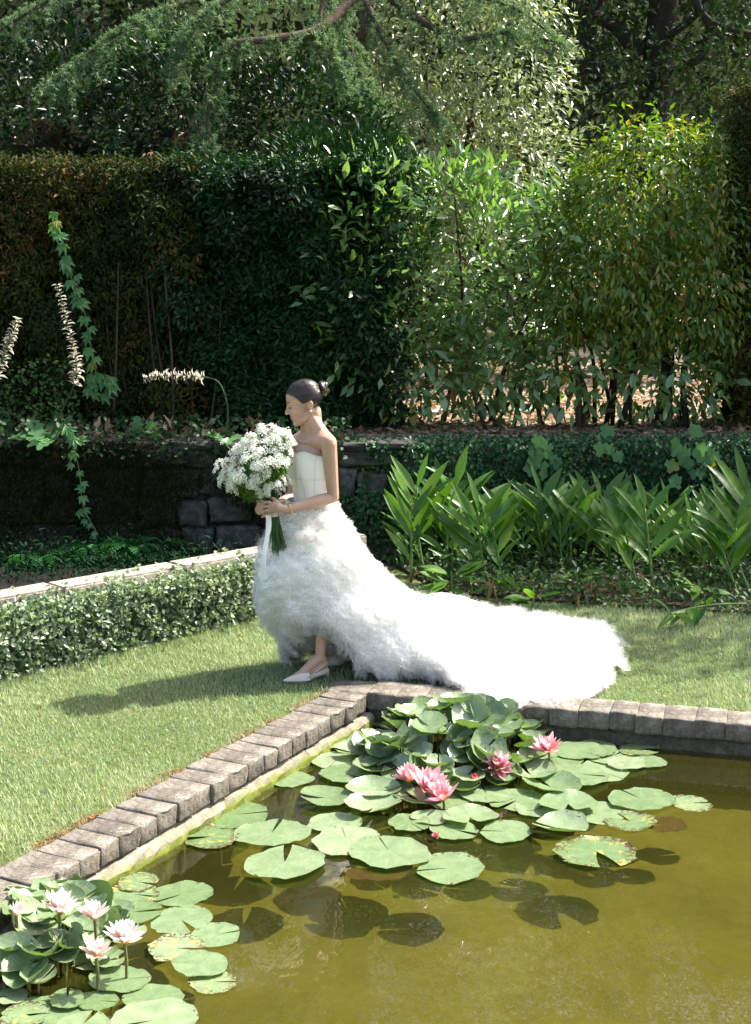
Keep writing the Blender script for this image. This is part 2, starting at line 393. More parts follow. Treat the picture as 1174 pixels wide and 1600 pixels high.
# ------------------------------------------------------------------ retaining wall of mossy stones (left) and ivy wall (right)
LV = leaf_mat
ML = {
 'brown_cypress': LV('brown_cypress', [(0.0, (0.013, 0.023, 0.007)), (0.4, (0.03, 0.043, 0.012)), (0.64, (0.055, 0.052, 0.017)), (0.85, (0.12, 0.075, 0.034)), (1, (0.24, 0.15, 0.09))], 0.7, 0.2, 0.25),
 'yew': LV('yew', [(0, (0.006, 0.020, 0.007)), (0.6, (0.015, 0.045, 0.014)), (0.97, (0.032, 0.075, 0.024)), (1, (0.12, 0.055, 0.025))], 0.55, 0.3, 0.2),
 'laurel': LV('laurel', [(0, (0.06, 0.11, 0.045)), (0.5, (0.15, 0.24, 0.10)), (0.95, (0.26, 0.36, 0.17)), (1, (0.40, 0.20, 0.07))], 0.3, 1.0, 0.4, (1.15, 1.25, 0.55)),
 'laurel_big': LV('laurel_big', [(0, (0.07, 0.13, 0.055)), (0.5, (0.17, 0.26, 0.12)), (0.95, (0.28, 0.38, 0.19)), (1, (0.40, 0.20, 0.07))], 0.3, 1.0, 0.4, (1.15, 1.25, 0.55), attr=False),
 'clump': LV('russet_shrub', [(0, (0.06, 0.12, 0.03)), (0.6, (0.14, 0.21, 0.055)), (0.85, (0.27, 0.25, 0.075)), (1, (0.42, 0.22, 0.08))], 0.36, 0.7, 0.42),
 'clump_big': LV('russet_shrub_leaf', [(0, (0.06, 0.12, 0.03)), (0.6, (0.12, 0.19, 0.05)), (0.85, (0.22, 0.21, 0.07)), (1, (0.38, 0.20, 0.07))], 0.36, 0.7, 0.42, attr=False),
 'silver': LV('silver_tree', [(0, (0.11, 0.15, 0.075)), (0.6, (0.25, 0.30, 0.17)), (0.95, (0.38, 0.42, 0.28)), (1, (0.55, 0.42, 0.10))], 0.32, 1.0, 0.45, (1.1, 1.15, 0.7)),
 'cedar': LV('cedar_needles', [(0, (0.07, 0.12, 0.075)), (0.6, (0.15, 0.22, 0.135)), (1, (0.27, 0.34, 0.21))], 0.55, 0.4, 0.45, (1.1, 1.2, 0.7)),
 'darkbush': LV('dark_bush', [(0, (0.006, 0.018, 0.007)), (0.7, (0.015, 0.04, 0.013)), (1, (0.05, 0.10, 0.034))], 0.4, 0.4, 0.2),
 'oak': LV('dark_oak', [(0, (0.014, 0.03, 0.012)), (0.7, (0.03, 0.06, 0.02)), (1, (0.07, 0.11, 0.04))], 0.5, 0.4, 0.3),
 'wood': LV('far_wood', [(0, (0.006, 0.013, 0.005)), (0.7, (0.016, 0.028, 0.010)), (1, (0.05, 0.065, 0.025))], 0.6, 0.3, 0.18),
 'boxleaf': LV('low_hedge', [(0, (0.07, 0.13, 0.05)), (0.6, (0.22, 0.31, 0.16)), (1, (0.40, 0.50, 0.32))], 0.4, 0.7, 0.35, (1.1, 1.2, 0.75), sat=0.85),
 'ivy': LV('ivy', [(0, (0.014, 0.042, 0.016)), (0.7, (0.03, 0.085, 0.03)), (1, (0.06, 0.13, 0.045))], 0.45, 0.4, 0.25),
 'vine': LV('vine_leaf', [(0, (0.08, 0.17, 0.08)), (0.9, (0.15, 0.27, 0.12)), (1, (0.25, 0.25, 0.07))], 0.45, 0.4, 0.4, attr=False),
 'ginger': LV('ginger_leaf', [(0, (0.06, 0.13, 0.04)), (0.6, (0.105, 0.19, 0.055)), (1, (0.16, 0.26, 0.08))], 0.38, 0.5, 0.45, (1.5, 1.5, 0.45), attr=False),
 'cover': LV('bed_cover', [(0, (0.02, 0.055, 0.018)), (0.7, (0.045, 0.10, 0.03)), (1, (0.09, 0.13, 0.04))], 0.5, 0.4, 0.3),
 'dry': LV('dry_leaf', [(0, (0.14, 0.075, 0.04)), (0.5, (0.28, 0.19, 0.12)), (1, (0.48, 0.38, 0.27))], 0.8, 0.2, 0.3, (1.2, 1.0, 0.7), sat=1.0),
 'drybig': LV('dry_leaf_big', [(0, (0.17, 0.11, 0.06)), (0.5, (0.27, 0.19, 0.115)), (1, (0.38, 0.30, 0.20))], 0.8, 0.2, 0.3, (1.2, 1.0, 0.7), attr=False, sat=1.0),
 'grass': LV('grass_blade', [(0, (0.17, 0.26, 0.12)), (0.45, (0.32, 0.42, 0.22)), (0.8, (0.46, 0.53, 0.32)), (1, (0.64, 0.59, 0.42))], 0.5, 0.45, 0.4, (1.08, 1.12, 0.8), sat=1.0),
 'russet': LV('russet_bits', [(0, (0.12, 0.05, 0.025)), (0.6, (0.24, 0.11, 0.055)), (1, (0.36, 0.22, 0.12))], 0.9, 0.1, 0.2, sat=1.0),
 'dim': LV('shade_dark_weed', [(0, (0.006, 0.018, 0.008)), (1, (0.015, 0.042, 0.018))], 0.8, 0.15, 0.2),  # very dark green stands in for the shade over the trough
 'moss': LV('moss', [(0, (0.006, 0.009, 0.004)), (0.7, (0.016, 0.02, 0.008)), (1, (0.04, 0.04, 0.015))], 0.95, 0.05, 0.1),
 'fern': LV('fern', [(0, (0.025, 0.09, 0.035)), (1, (0.06, 0.16, 0.06))], 0.6, 0.3, 0.35),
}
sw = empty('stone_wall', (-2.6, 11.4, 0))
tag(sw, 'rough mossy rock retaining wall in shade behind the pale ledge', 'wall')
sw0 = Vector((-2.6, 11.4, 0))
tvm = MB()
WX0, WX1 = -4.6, -0.1
nn = 60; prof = [(0.75, 0.0), (0.12, -0.3), (0.06, 0.4), (0.10, 0.86), (0.9, 0.885)]
Vw = []
for i in range(nn + 1):
    x = WX0 + (WX1 - WX0) * i / nn
    for (yo, z) in prof: Vw.append((x + 2.6, yo + rng.normal(0, .02), z + rng.normal(0, .015)))
k = len(prof)
link('mortar_bed', mesh('mortar_bed', Vw, [(i * k + q, i * k + q + 1, (i + 1) * k + q + 1, (i + 1) * k + q) for i in range(nn) for q in range(1, k - 1)], M['wallstone']), sw)
rocks = [rough_block(0.5, 0.5, 0.5, M['wallstone'], 100 + s, 0.075, 0.035, 4) for s in range(7)]
z = 0.0; course = 0
while z < 0.80:
    h = [0.26, 0.22, 0.24, 0.16][course % 4]; x = WX0 + random.uniform(0, .2)
    while x < WX1:
        w = random.uniform(0.22, 0.55)
        link('stone', random.choice(rocks), sw, (x + w / 2 + 2.6, 0.10 + random.gauss(0, .025), z + h / 2 + random.gauss(0, .01)),
             (random.gauss(0, .06), random.gauss(0, .07), random.choice((0, math.pi)) + random.gauss(0, .06)), (w * 0.97, 0.30, h * 0.96))
        x += w
    z += h; course += 1
x = WX0
while x < WX1:
    w = random.uniform(0.4, 0.75)
    link('capstone', random.choice(rocks), sw, (x + w / 2 + 2.6, 0.14, 0.885), (random.gauss(0, .02), random.gauss(0, .02), random.gauss(0, .03)), (w * 0.98, 0.42, 0.07))
    x += w
# moss hanging on the stones, as a mat of small leaves
n = 46000
xs = rng.uniform(WX0 + 2.6, 2.3, n); zs = rng.beta(1.6, 1.2, n) * 0.95
keep = (np.sin(xs * 3.1 + 1) + np.sin(xs * 7.3 + zs * 5) + np.sin(zs * 9 + xs * 2) > np.interp(xs, [-1.0, .9, 1.35, 2.3], [-4, -2.6, .3, 1.2]) + rng.normal(0, .35, len(xs)))
xs, zs = xs[keep], zs[keep]; n = len(xs)
pos = np.stack([xs, -0.075 - rng.random(n) * 0.05, zs], 1)
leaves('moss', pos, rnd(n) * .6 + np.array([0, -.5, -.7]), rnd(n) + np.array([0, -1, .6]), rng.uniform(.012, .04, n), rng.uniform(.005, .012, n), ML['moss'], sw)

def fern(loc, label, s, nf):
    e = empty('fern', loc)
    tag(e, label, 'fern', 'ferns at the foot of the wall')
    for q in range(nf):
        a = random.uniform(0, 2 * math.pi); L = s * random.uniform(.7, 1.1); up = random.uniform(.5, 1.1)
        dh = Vector((math.cos(a), math.sin(a), 0))
        pts = [dh * (L * t * .8) + Vector((0, 0, L * (up * t - .9 * t * t))) for t in np.linspace(0, 1, 14)]
        pp, dd, nr, ln = [], [], [], []
        for i in range(1, 14):
            tdir = (pts[i] - pts[i - 1]).normalized(); sd = tdir.cross(Vector((0, 0, 1))).normalized()
            for sgn in (-1, 1):
                pp.append(pts[i]); dd.append(sd * sgn + tdir * .5); nr.append((0, 0, 1)); ln.append(L * .3 * math.sin(math.pi * (0.15 + .8 * i / 14)))
        leaves('frond', np.array(pp), np.array(dd), np.array(nr, float) + rng.normal(0, .1, (len(pp), 3)), np.array(ln), np.array(ln) * .35, ML['fern'], e, kind=None)
fern(P(150, 868, 11.15), 'leafy green fern clump growing at the base of the mossy wall', 0.42, 34)
fern(P(205, 862, 11.1), 'right-hand fern of the pair at the wall foot', 0.34, 26)
fern(P(60, 885, 11.0), 'low fern at the left end of the dark trough', 0.36, 26)
fern(P(275, 850, 11.2), 'small dim fern on the wall nearest the bouquet', 0.14, 12)

# trough floor behind the ledge; near-black mud colour stands for its shade
tag(link('trough_floor', mesh('trough_floor', [(-5.0, 8.6, 0.02), (0.0, 10.4, 0.02), (0.0, 11.5, 0.02), (-5, 11.5, 0.02)], [(0, 1, 2, 3)], plain('shaded_mud', (0.012, 0.011, 0.008), 0.5, 0.4, 0.4, 6))), kind='structure')
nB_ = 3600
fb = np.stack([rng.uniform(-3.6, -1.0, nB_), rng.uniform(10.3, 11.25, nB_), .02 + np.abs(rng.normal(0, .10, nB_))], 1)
tag(leaves('trough_weed', fb, rnd(nB_) + np.array([0, -.2, .3]), rnd(nB_) * .6 + np.array([0, -.3, 1]), rng.uniform(.03, .07, nB_), rng.uniform(.010, .02, nB_), ML['dim']), 'added weeds in the trough behind the pale ledge, coloured dark for shade', 'weeds', kind='stuff')
# pale stone ledge
la, lb = G(0, 921, 0.42), G(545, 828, 0.42)
ld = (lb - la).normalized(); la = la - ld * 1.6; ln_ = Vector((-ld.y, ld.x, 0))
le = empty('stone_ledge', (la.x, la.y, 0), math.atan2(ld.y, ld.x))
tag(le, 'long pale stone ledge running behind the low clipped hedge', 'ledge')
LL = (lb - la).length; s = 0
while s < LL - 0.2:
    w = min(random.uniform(0.8, 1.2), LL - s)
    mb = bmesh.new(); bmesh.ops.create_cube(mb, size=1)
    for v in mb.verts: v.co = Vector((v.co.x * (w - 0.008), v.co.y * 0.20, v.co.z * 0.40))
    bmesh.ops.bevel(mb, geom=mb.edges[:], offset=0.012, segments=2, affect='EDGES')
    me = bpy.data.meshes.new('ledge_slab'); mb.to_mesh(me); mb.free(); me.materials.append(M['ledge'])
    link('ledge_slab', me, le, (s + w / 2, -0.10 + random.gauss(0, .004), 0.22 + random.gauss(0, .003)))
    s += w

# low clipped hedge in front of the ledge
ha, hb = G(-40, 1078), G(410, 968)
hd = (hb - ha).normalized(); ha = ha - hd * 0.9; hn = Vector((-hd.y, hd.x, 0)); HL = (hb - ha).length
hg = empty('low_hedge', (ha.x, ha.y, 0), math.atan2(hd.y, hd.x))
tag(hg, 'knee-high bushy hedge with small pale green leaves along the lawn', 'hedge')
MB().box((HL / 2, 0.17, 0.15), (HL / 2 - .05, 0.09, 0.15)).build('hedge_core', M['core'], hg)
def clumps_on_box(nc, per, L, D, H, sig):
    """clump centres over the front, top and ends of a box of length L, depth D, height H"""
    f = rng.random(nc)
    c = np.empty((nc, 3)); nr = np.empty((nc, 3))
    fr = f < 0.55
    c[fr] = np.stack([rng.uniform(0, L, fr.sum()), rng.uniform(0, .05, fr.sum()), rng.uniform(0.02, H, fr.sum())], 1); nr[fr] = (0, -1, .25)
    tp = (f >= 0.55) & (f < 0.93)
    c[tp] = np.stack([rng.uniform(0, L, tp.sum()), rng.uniform(0, D, tp.sum()), H + rng.uniform(-.04, .03, tp.sum())], 1); nr[tp] = (0, -.1, 1)
    en = f >= 0.93
    c[en] = np.stack([np.full(en.sum(), L), rng.uniform(0, D, en.sum()), rng.uniform(0, H, en.sum())], 1); nr[en] = (1, 0, .2)
    c += rng.normal(0, .02, c.shape)
    p = np.repeat(c, per, 0) + rng.normal(0, sig, (nc * per, 3)); return p, np.repeat(nr, per, 0)
p_, n_ = clumps_on_box(2600, 11, HL, 0.34, 0.335, 0.020)
n = len(p_); dd = n_ * .5 + rnd(n) * .9 + np.array([0, 0, .25])
leaves('foliage', p_, dd, rnd(n) * .8 + n_ + np.array([0, 0, .5]), rng.uniform(.024, .046, n), rng.uniform(.018, .034, n), ML['boxleaf'], hg, wide=.6)
# ivy-covered low wall on the right, as far as the frame goes and on
iw = empty('ivy_wall', (-0.3, 11.45, 0))
tag(iw, 'low wall wholly covered in small dark green leaves behind the ginger plants', 'wall')
MB().box((2.9, 0.2, 0.42), (2.9, 0.17, 0.42)).build('wall_core', M['wallstone'], iw)
nI = 26000
xs = rng.uniform(-.1, 5.8, nI); top = rng.random(nI) < .25
zs = np.where(top, .90 + rng.normal(0, .02, nI), rng.uniform(0, .92, nI)); ys = np.where(top, rng.uniform(-.05, .4, nI), -.05 - rng.random(nI) * .07)
ys += .04 * np.sin(xs * 6 + zs * 9) + .03 * np.sin(xs * 17)
leaves('foliage', np.stack([xs, ys, zs], 1), rnd(nI) * .7 + np.array([0, -.3, -.6]), rnd(nI) * .6 + np.array([0, -.8, .6]), rng.uniform(.025, .055, nI), rng.uniform(.02, .042, nI), ML['ivy'], iw, wide=.4)
vleaf = []
for s in range(3):
    rs = random.Random(s); N = 14; vv = [(0, 0, 0)]
    for i in range(N):
        a = -2.6 + 5.2 * i / (N - 1); r = .5 * (1 + .18 * math.cos(5 * a)) * (1.15 - .15 * abs(a)) + .1 * math.exp(-a * a * 8)
        vv.append((.15 + r * math.cos(a), r * math.sin(a), -.25 * r * r + rs.gauss(0, .02)))
    vleaf.append(mesh('vine_leaf', vv, [(0, i, i + 1) for i in range(1, N)], ML['vine'], True))
for (x0, y0, m_, spx, spy) in ((845, 715, 16, 26, 32), (1085, 715, 22, 45, 38), (955, 700, 6, 20, 18)):
    for q in range(m_):
        p = P(x0 + random.gauss(0, spx * .5), y0 + random.gauss(0, spy * .5), 11.28)
        link('vine_leaf', random.choice(vleaf), iw, p - Vector((-.3, 11.45, 0)), aim((random.gauss(0, .5), -.3, -1), (random.gauss(0, .4), -1, .5)), random.uniform(.07, .12))

# ------------------------------------------------------------------ lawn blades
def inside(poly, x, y):
    r = np.zeros(len(x), bool); j = len(poly) - 1
    for i in range(len(poly)):
        (xi, yi), (xj, yj) = poly[i], poly[j]
        c = ((yi > y) != (yj > y)) & (x < (xj - xi) * (y - yi) / (yj - yi + 1e-12) + xi)
        r ^= c; j = i
    return r
cl = C0 + NL * 0.235 + NR * 0.25
gp = [(cl + UR * 4).to_2d(), cl.to_2d(), (cl + UL * 4.2).to_2d(), Vector((-4.4, 4.0)), (ha + hn * .1).to_2d(), (hb + hn * .1).to_2d(), G(520, 900).to_2d(), G(600, 893).to_2d(), G(690, 925).to_2d(), G(850, 938).to_2d(), G(1010, 948).to_2d(), G(1280, 962).to_2d()]
gp = [(p[0], p[1]) for p in gp]
nG = 520000
gx = rng.uniform(-4.2, 3.6, nG); gy = rng.uniform(4.2, 10.8, nG)
k_ = inside(gp, gx, gy) & (np.abs(gx) < gy * .285 + .25)
gx, gy = gx[k_], gy[k_]; n = len(gx)
patch = np.sin(gx * 2.3 + gy) + np.sin(gy * 3.1 - gx * 1.3) + np.sin(gx * 6.1 + gy * 4.3) * .6
hgt = rng.uniform(.016, .042, n) * (1 + .12 * patch)
var = np.clip(rng.normal(.42 + .09 * patch, .24), 0, 1)
# ragged longer tufts at the foot of the hedge
nT = 9000; tt = rng.random(nT) * HL
tx = ha.x + hd.x * tt - hn.x * np.abs(rng.normal(0, .05, nT)); ty = ha.y + hd.y * tt - hn.y * np.abs(rng.normal(0, .05, nT))
gx = np.r_[gx, tx]; gy = np.r_[gy, ty]; hgt = np.r_[hgt, rng.uniform(.03, .085, nT)]; var = np.r_[var, np.clip(rng.normal(.55, .2, nT), 0, 1)]; n = len(gx)
nT = 7000; tt = rng.random(nT); sl_ = rng.random(nT) < .6; of = .215 + np.abs(rng.normal(0, .03, nT)) * (rng.random(nT) < .8)
tx = np.where(sl_, C0.x + UL.x * tt * 4.4 + NL.x * of, C0.x + UR.x * tt * 3 + NR.x * (of + .02)); ty = np.where(sl_, C0.y + UL.y * tt * 4.4 + NL.y * of, C0.y + UR.y * tt * 3 + NR.y * (of + .02))
gate = np.sin(tt * 37) + np.sin(tt * 91 + 1) + rng.normal(0, .5, nT) > .2; tx, ty = tx[gate], ty[gate]; nT = len(tx)
gx = np.r_[gx, tx]; gy = np.r_[gy, ty]; hgt = np.r_[hgt, rng.uniform(.025, .06, nT)]; var = np.r_[var, np.clip(rng.normal(.6, .25, nT), 0, 1)]; n = len(gx)
az = rng.uniform(0, 2 * np.pi, n); lean = rng.uniform(.1, 1.1, n)
d = np.stack([np.cos(az) * lean, np.sin(az) * lean, np.ones(n)], 1); d = unit(d)
sd = np.stack([-np.sin(az), np.cos(az), np.zeros(n)], 1) * rng.uniform(.0014, .0032, n)[:, None]
b0 = np.stack([gx, gy, np.full(n, GZ - .002)], 1)
Vg = np.stack([b0 - sd, b0 + sd, b0 + d * hgt[:, None]], 1).reshape(-1, 3)
gm = np_mesh('grass', Vg, np.arange(3 * n).reshape(-1, 3), ML['grass'], np.repeat(var, 3))
tag(link('grass', gm), 'short sunlit lawn grass around the pool', 'grass', kind='stuff')
# a few fallen leaves on the lawn
nL_ = 240; lx = rng.uniform(-2.4, 3.0, nL_); ly = rng.uniform(5.0, 9.5, nL_); k_ = inside(gp, lx, ly); lx, ly = lx[k_], ly[k_]; nL_ = len(lx)
ll_ = leaves('fallen_leaves', np.stack([lx, ly, np.full(nL_, GZ + .022)], 1), rnd(nL_) * np.array([1, 1, .3]), rnd(nL_) * .5 + np.array([0, 0, 1]), rng.uniform(.015, .04, nL_), rng.uniform(.008, .018, nL_), ML['dry'])
tag(ll_, 'scattered small dry leaves fallen on the lawn', 'leaf litter', kind='stuff')
# dry debris along the back of the coping
nD = 11000; s_ = rng.random(nD); s_ = s_[np.sin(s_ * 41) + np.sin(s_ * 97 + 2) + rng.normal(0, .5, nD) > .1]; nD = len(s_)
lft = rng.random(nD) < .72
off = np.abs(rng.normal(0, .028, nD))
px = np.where(lft, C0.x + UL.x * s_ * 4.6 + NL.x * (.222 + off), C0.x + UR.x * s_ * 3 + NR.x * (.24 + off))
py = np.where(lft, C0.y + UL.y * s_ * 4.6 + NL.y * (.222 + off), C0.y + UR.y * s_ * 3 + NR.y * (.24 + off))
pos = np.stack([px, py, np.full(nD, GZ + .008) + rng.random(nD) * .012], 1)
db = leaves('dry_needles', pos, rnd(nD) * np.array([1, 1, .25]), rnd(nD) * .4 + np.array([0, 0, 1]), rng.uniform(.012, .03, nD), rng.uniform(.004, .010, nD), ML['russet'])
tag(db, 'russet dry needles and bits along the grass side of the coping', 'debris', kind='stuff')

# ------------------------------------------------------------------ tall hedges and shrubs on the terrace
def hedge(name, label, x0, x1, yf, z1, depth, nleaf, L, W, mat, ddir, per=9, sig=.05, z0=TZ, lump=.12, topf=.22, seed=0, sidef=.0, wide=.45):
    e = empty(name, ((x0 + x1) / 2, yf, z0))
    tag(e, label, 'hedge')
    w, h = x1 - x0, z1 - z0
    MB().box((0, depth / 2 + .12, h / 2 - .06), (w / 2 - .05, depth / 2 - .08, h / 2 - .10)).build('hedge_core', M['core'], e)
    nc = nleaf // per
    f = rng.random(nc); c = np.empty((nc, 3)); nr = np.empty((nc, 3))
    u = rng.uniform(-w / 2, w / 2, nc) + rng.normal(0, .13, nc); v = rng.uniform(0, h, nc)
    lp = lump * (np.sin(u * 4.1 + seed) * np.sin(v * 3.7 + seed * 2) + .6 * np.sin(u * 9.3 + v * 5) + .4 * np.sin(v * 13 - u * 6)) * .5
    c[:] = np.stack([u, lp + rng.random(nc) ** 2 * .12, v], 1); nr[:] = (0, -1, .2)
    tp = f < topf
    c[tp] = np.stack([u, rng.uniform(0, depth, nc), h + lp * .5 + rng.normal(0, .02, nc)], 1)[tp]; nr[tp] = (0, -.1, 1)
    sd = (f > 1 - sidef)
    c[sd] = np.stack([np.full(nc, -w / 2), rng.uniform(0, depth, nc), v], 1)[sd]; nr[sd] = (-1, -.2, .2)
    cv = rng.random(nc)
    p = np.repeat(c, per, 0) + rng.normal(0, sig, (nc * per, 3)); nn_ = np.repeat(nr, per, 0); n = len(p)
    pt = .5 + .28 * np.sin(u * 2.9 + seed * 3 + 1.5 * np.sin(v * 2.1)) + .18 * np.sin(v * 4.3 - u * 5.1 + seed)
    va = np.clip(np.repeat(cv * .45 + pt * .55 - .08, per) + rng.normal(0, .12, n), 0, 1)
    leaves('foliage', p, np.array(ddir) + rnd(n) * .8 + nn_ * .3, rnd(n) * .7 + nn_ + np.array([0, 0, .4]), rng.uniform(.6, 1.3, n) * L, rng.uniform(.7, 1.3, n) * W, mat, e, var=va, wide=wide)
    return e
h1 = hedge('cypress_hedge', 'tall clipped hedge with brown and olive cypress sprays at left', -3.9, -1.55, 12.12, 3.06, .9, 42000, .06, .020, ML['brown_cypress'], (0, -.2, -.6), 12, .035, lump=.2, seed=1)
h2 = hedge('yew_hedge', 'tall dark green yew hedge behind the bride', -1.75, 0.12, 12.2, 3.02, .9, 46000, .075, .026, ML['yew'], (0, -.5, -.2), 12, .04, lump=.28, seed=2)
h3 = hedge('corner_cypress', 'brownish clipped cypress at the right edge of the picture', 3.08, 4.2, 12.25, 3.7, .9, 26000, .06, .02, ML['brown_cypress'], (0, -.2, -.5), 12, .035, lump=.15, seed=3, sidef=.2)
# bare twigs showing in the hollows of the left hedges
def twigs(parent, org, x0, x1, z0, z1, y, n):
    for i in range(n):
        x = random.uniform(x0, x1); a = Vector((x, y + random.uniform(-.05, .1), z0)) - org
        b = a + Vector((random.gauss(0, .08), random.gauss(0, .05), random.uniform(.5, 1) * (z1 - z0)))
        MB().tube(curve_pts([a, (a + b) / 2 + Vector((random.gauss(0, .03), random.gauss(0, .02), 0)), b], 5), [.012, .011, .009, .007, .004], 5).build('stem', M['bark'], parent)
twigs(h1, Vector((-2.74, 12.05, TZ)), -2.2, -1.55, TZ, 2.6, 12.02, 7)
twigs(h2, Vector((-.77, 12.25, TZ)), -1.65, -1.1, TZ, 2.3, 12.2, 5)

def blob_leaves(blobs, ncl, per, sig, ddir, out=.7, core=.78, nb=None):
    """leaf clumps over the outer shell of several ellipsoids (c, r); points deep inside another are dropped"""
    ar = np.array([r[0] * r[2] + r[0] * r[1] + r[1] * r[2] for c, r in blobs]); ar = ar / ar.sum()
    k = rng.choice(len(blobs), ncl, p=ar); C_ = np.array([b[0] for b in blobs], float)[k]; R_ = np.array([b[1] for b in blobs], float)[k]
    dr = rnd(ncl); s = 1 - np.abs(rng.normal(0, .13, ncl)); lm = 1 + .10 * np.sin(dr[:, 0] * 9 + k) * np.sin(dr[:, 2] * 8 + 2 * k)
    p = C_ + dr * R_ * (s * lm)[:, None]; ok = np.ones(ncl, bool)
    for j, (c, r) in enumerate(blobs):
        q = (((p - np.array(c)) / np.array(r)) ** 2).sum(1)
        ok &= (q > core ** 2) | (k == j)
    p, dr = p[ok], unit((dr / R_)[ok]); n = len(p)
    cv = np.repeat(rng.random(n), per)
    pos = np.repeat(p, per, 0) + rng.normal(0, sig, (n * per, 3)); o = np.repeat(dr, per, 0); N = n * per
    d_ = o * out + np.array(ddir) + rnd(N) * .6; nr = rnd(N) * .7 + o * .6 + np.array([0, 0, .7]) if nb is None else rnd(N) * rng.uniform(.15, .8, (N, 1)) + np.array(nb)
    return pos, d_, nr, np.clip(cv * .5 + rng.random(N) * .5, 0, 1)
def bush(name, label, cat, loc, blobs, ncl, per, sig, L, W, mat, ddir=(0, 0, -.2), stems=6, big=None, nbig=0, group=None, core=None, bark='bark', wide=.45, droop=.12, nb=None):
    e = empty(name, loc); tag(e, label, cat, group)
    lo = np.array(loc); bl = [(np.array(c) - lo, r) for c, r in blobs]
    pos, d_, nr, va = blob_leaves(bl, ncl, per, sig, ddir, nb=nb)
    if nbig:                                             # the leaves that show largest: near side, each an object
        idx = np.argsort(pos[:, 1] + rng.random(len(pos)) * .5)[:nbig * 3]; idx = rng.choice(idx, nbig, replace=False)
        for i in idx:
            s = L * random.uniform(.8, 1.35)
            link('leaf', random.choice(big), e, pos[i], aim(d_[i], nr[i]), (s, s * W / L * 3.2, s))
        m_ = np.ones(len(pos), bool); m_[idx] = False; pos, d_, nr, va = pos[m_], d_[m_], nr[m_], va[m_]
    n = len(pos)
    leaves('foliage', pos, d_, nr, rng.uniform(.65, 1.25, n) * L, rng.uniform(.75, 1.2, n) * W, mat, e, var=va, wide=wide, droop=droop)
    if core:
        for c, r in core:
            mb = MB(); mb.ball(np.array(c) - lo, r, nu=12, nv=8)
            mb.v = [tuple(np.array(v) + rng.normal(0, .05, 3)) for v in mb.v]; mb.build('dark_core', M['core'], e)  # solid ball coloured dark for the shaded interior
    for i in range(stems):
        c, r = random.choice(bl); a = Vector((random.gauss(0, .12) + c[0] * .9, random.gauss(0, .15) + c[1], 0))
        b = Vector(c) + Vector((random.gauss(0, r[0] * .35), random.gauss(0, r[1] * .4), random.uniform(-.2, .6) * r[2]))
        mid = (a + b) / 2 + Vector((random.gauss(0, .06), random.gauss(0, .05), 0)); r0 = random.uniform(.014, .032)
        MB().tube(curve_pts([a, mid, b], 8), list(np.linspace(r0, r0 * .35, 8)), 6).build('stem', M[bark], e, True)
    return e
lf = [leaf_blade('leaf', ML['laurel_big'], 1, .32, 5, b, f, .5) for b, f in ((.1, .1), (.22, .2), (.05, .25))]
cf = [leaf_blade('leaf', ML['clump_big'], 1, .32, 5, b, f, .4) for b, f in ((.25, .1), (.4, .2), (.15, .15))]
bush('laurel_shrub', 'broad glossy-leaved shrub catching sun in the middle of the hedge line', 'shrub', (.75, 12.8, TZ),
     [((.25, 12.75, 2.15), (.62, .5, .72)), ((.85, 12.7, 2.35), (.65, .5, .68)), ((1.25, 12.75, 2.05), (.55, .45, .6)), ((1.6, 12.7, 2.55), (.35, .35, .45)), ((.55, 12.85, 2.75), (.5, .45, .4)), ((.2, 12.6, 1.65), (.4, .35, .3)), ((-.15, 12.35, 2.1), (.38, .3, .75)), ((-.1, 12.4, 2.75), (.4, .3, .35)), ((1.2, 12.6, 1.65), (.4, .3, .25))],
     1350, 6, .085, .13, .05, ML['laurel'], (0, -.1, .25), 7, lf, 290, nb=(.38, -.5, .75))
bush('loose_shrub', 'thin loose shrub with large dark leaves over the dry ground', 'shrub', (1.6, 12.5, TZ),
     [((.35, 12.4, 1.3), (.45, .22, .25)), ((1.0, 12.45, 1.36), (.45, .25, .26)), ((1.75, 12.45, 1.42), (.5, .25, .34)), ((2.45, 12.45, 1.3), (.5, .25, .32))],
     290, 5, .10, .13, .055, ML['laurel'], (0, -.1, -.35), 7, lf, 280)
bush('russet_shrub', 'big rounded shrub with drooping leaves and russet tips right of centre', 'shrub', (2.35, 12.8, TZ),
     [((2.28, 12.6, 2.85), (.62, .55, .62)), ((2.75, 12.65, 2.65), (.45, .5, .72)), ((2.05, 12.5, 2.3), (.48, .45, .55)), ((2.7, 12.5, 2.05), (.5, .45, .45)), ((2.2, 12.45, 1.95), (.5, .35, .35)), ((1.75, 12.55, 2.15), (.42, .35, .5)), ((2.98, 12.6, 2.1), (.35, .4, .8)), ((1.95, 12.6, 2.65), (.4, .4, .4))],
     2300, 8, .07, .085, .032, ML['clump'], (0, -.15, -.55), 9, cf, 290, bark='dark_bark', droop=.25)
# stout dark trunk of the russet shrub
e = empty('slim_tree', P(1035, 665, 12.75)); e.location.z = TZ
tag(e, 'small tree with dark trunk rising inside the russet shrub', 'tree')
MB().tube(curve_pts([(0, 0, 0), (.03, 0, .5), (.02, .05, 1.1), (.0, .08, 2.0)], 10), list(np.linspace(.075, .03, 10)), 9).build('trunk', M['dark_bark'], e, True)
MB().tube(curve_pts([(.03, 0, .5), (-.15, -.02, .9), (-.25, 0, 1.4)], 7), list(np.linspace(.035, .012, 7)), 7).build('limb', M['dark_bark'], e, True)
pos, d_, nr, va = blob_leaves([((0, 0, 1.5), (.5, .35, .6))], 90, 7, .08, (0, 0, -.4))
leaves('crown', pos, d_, nr, .09, .032, ML['clump'], e, var=va)

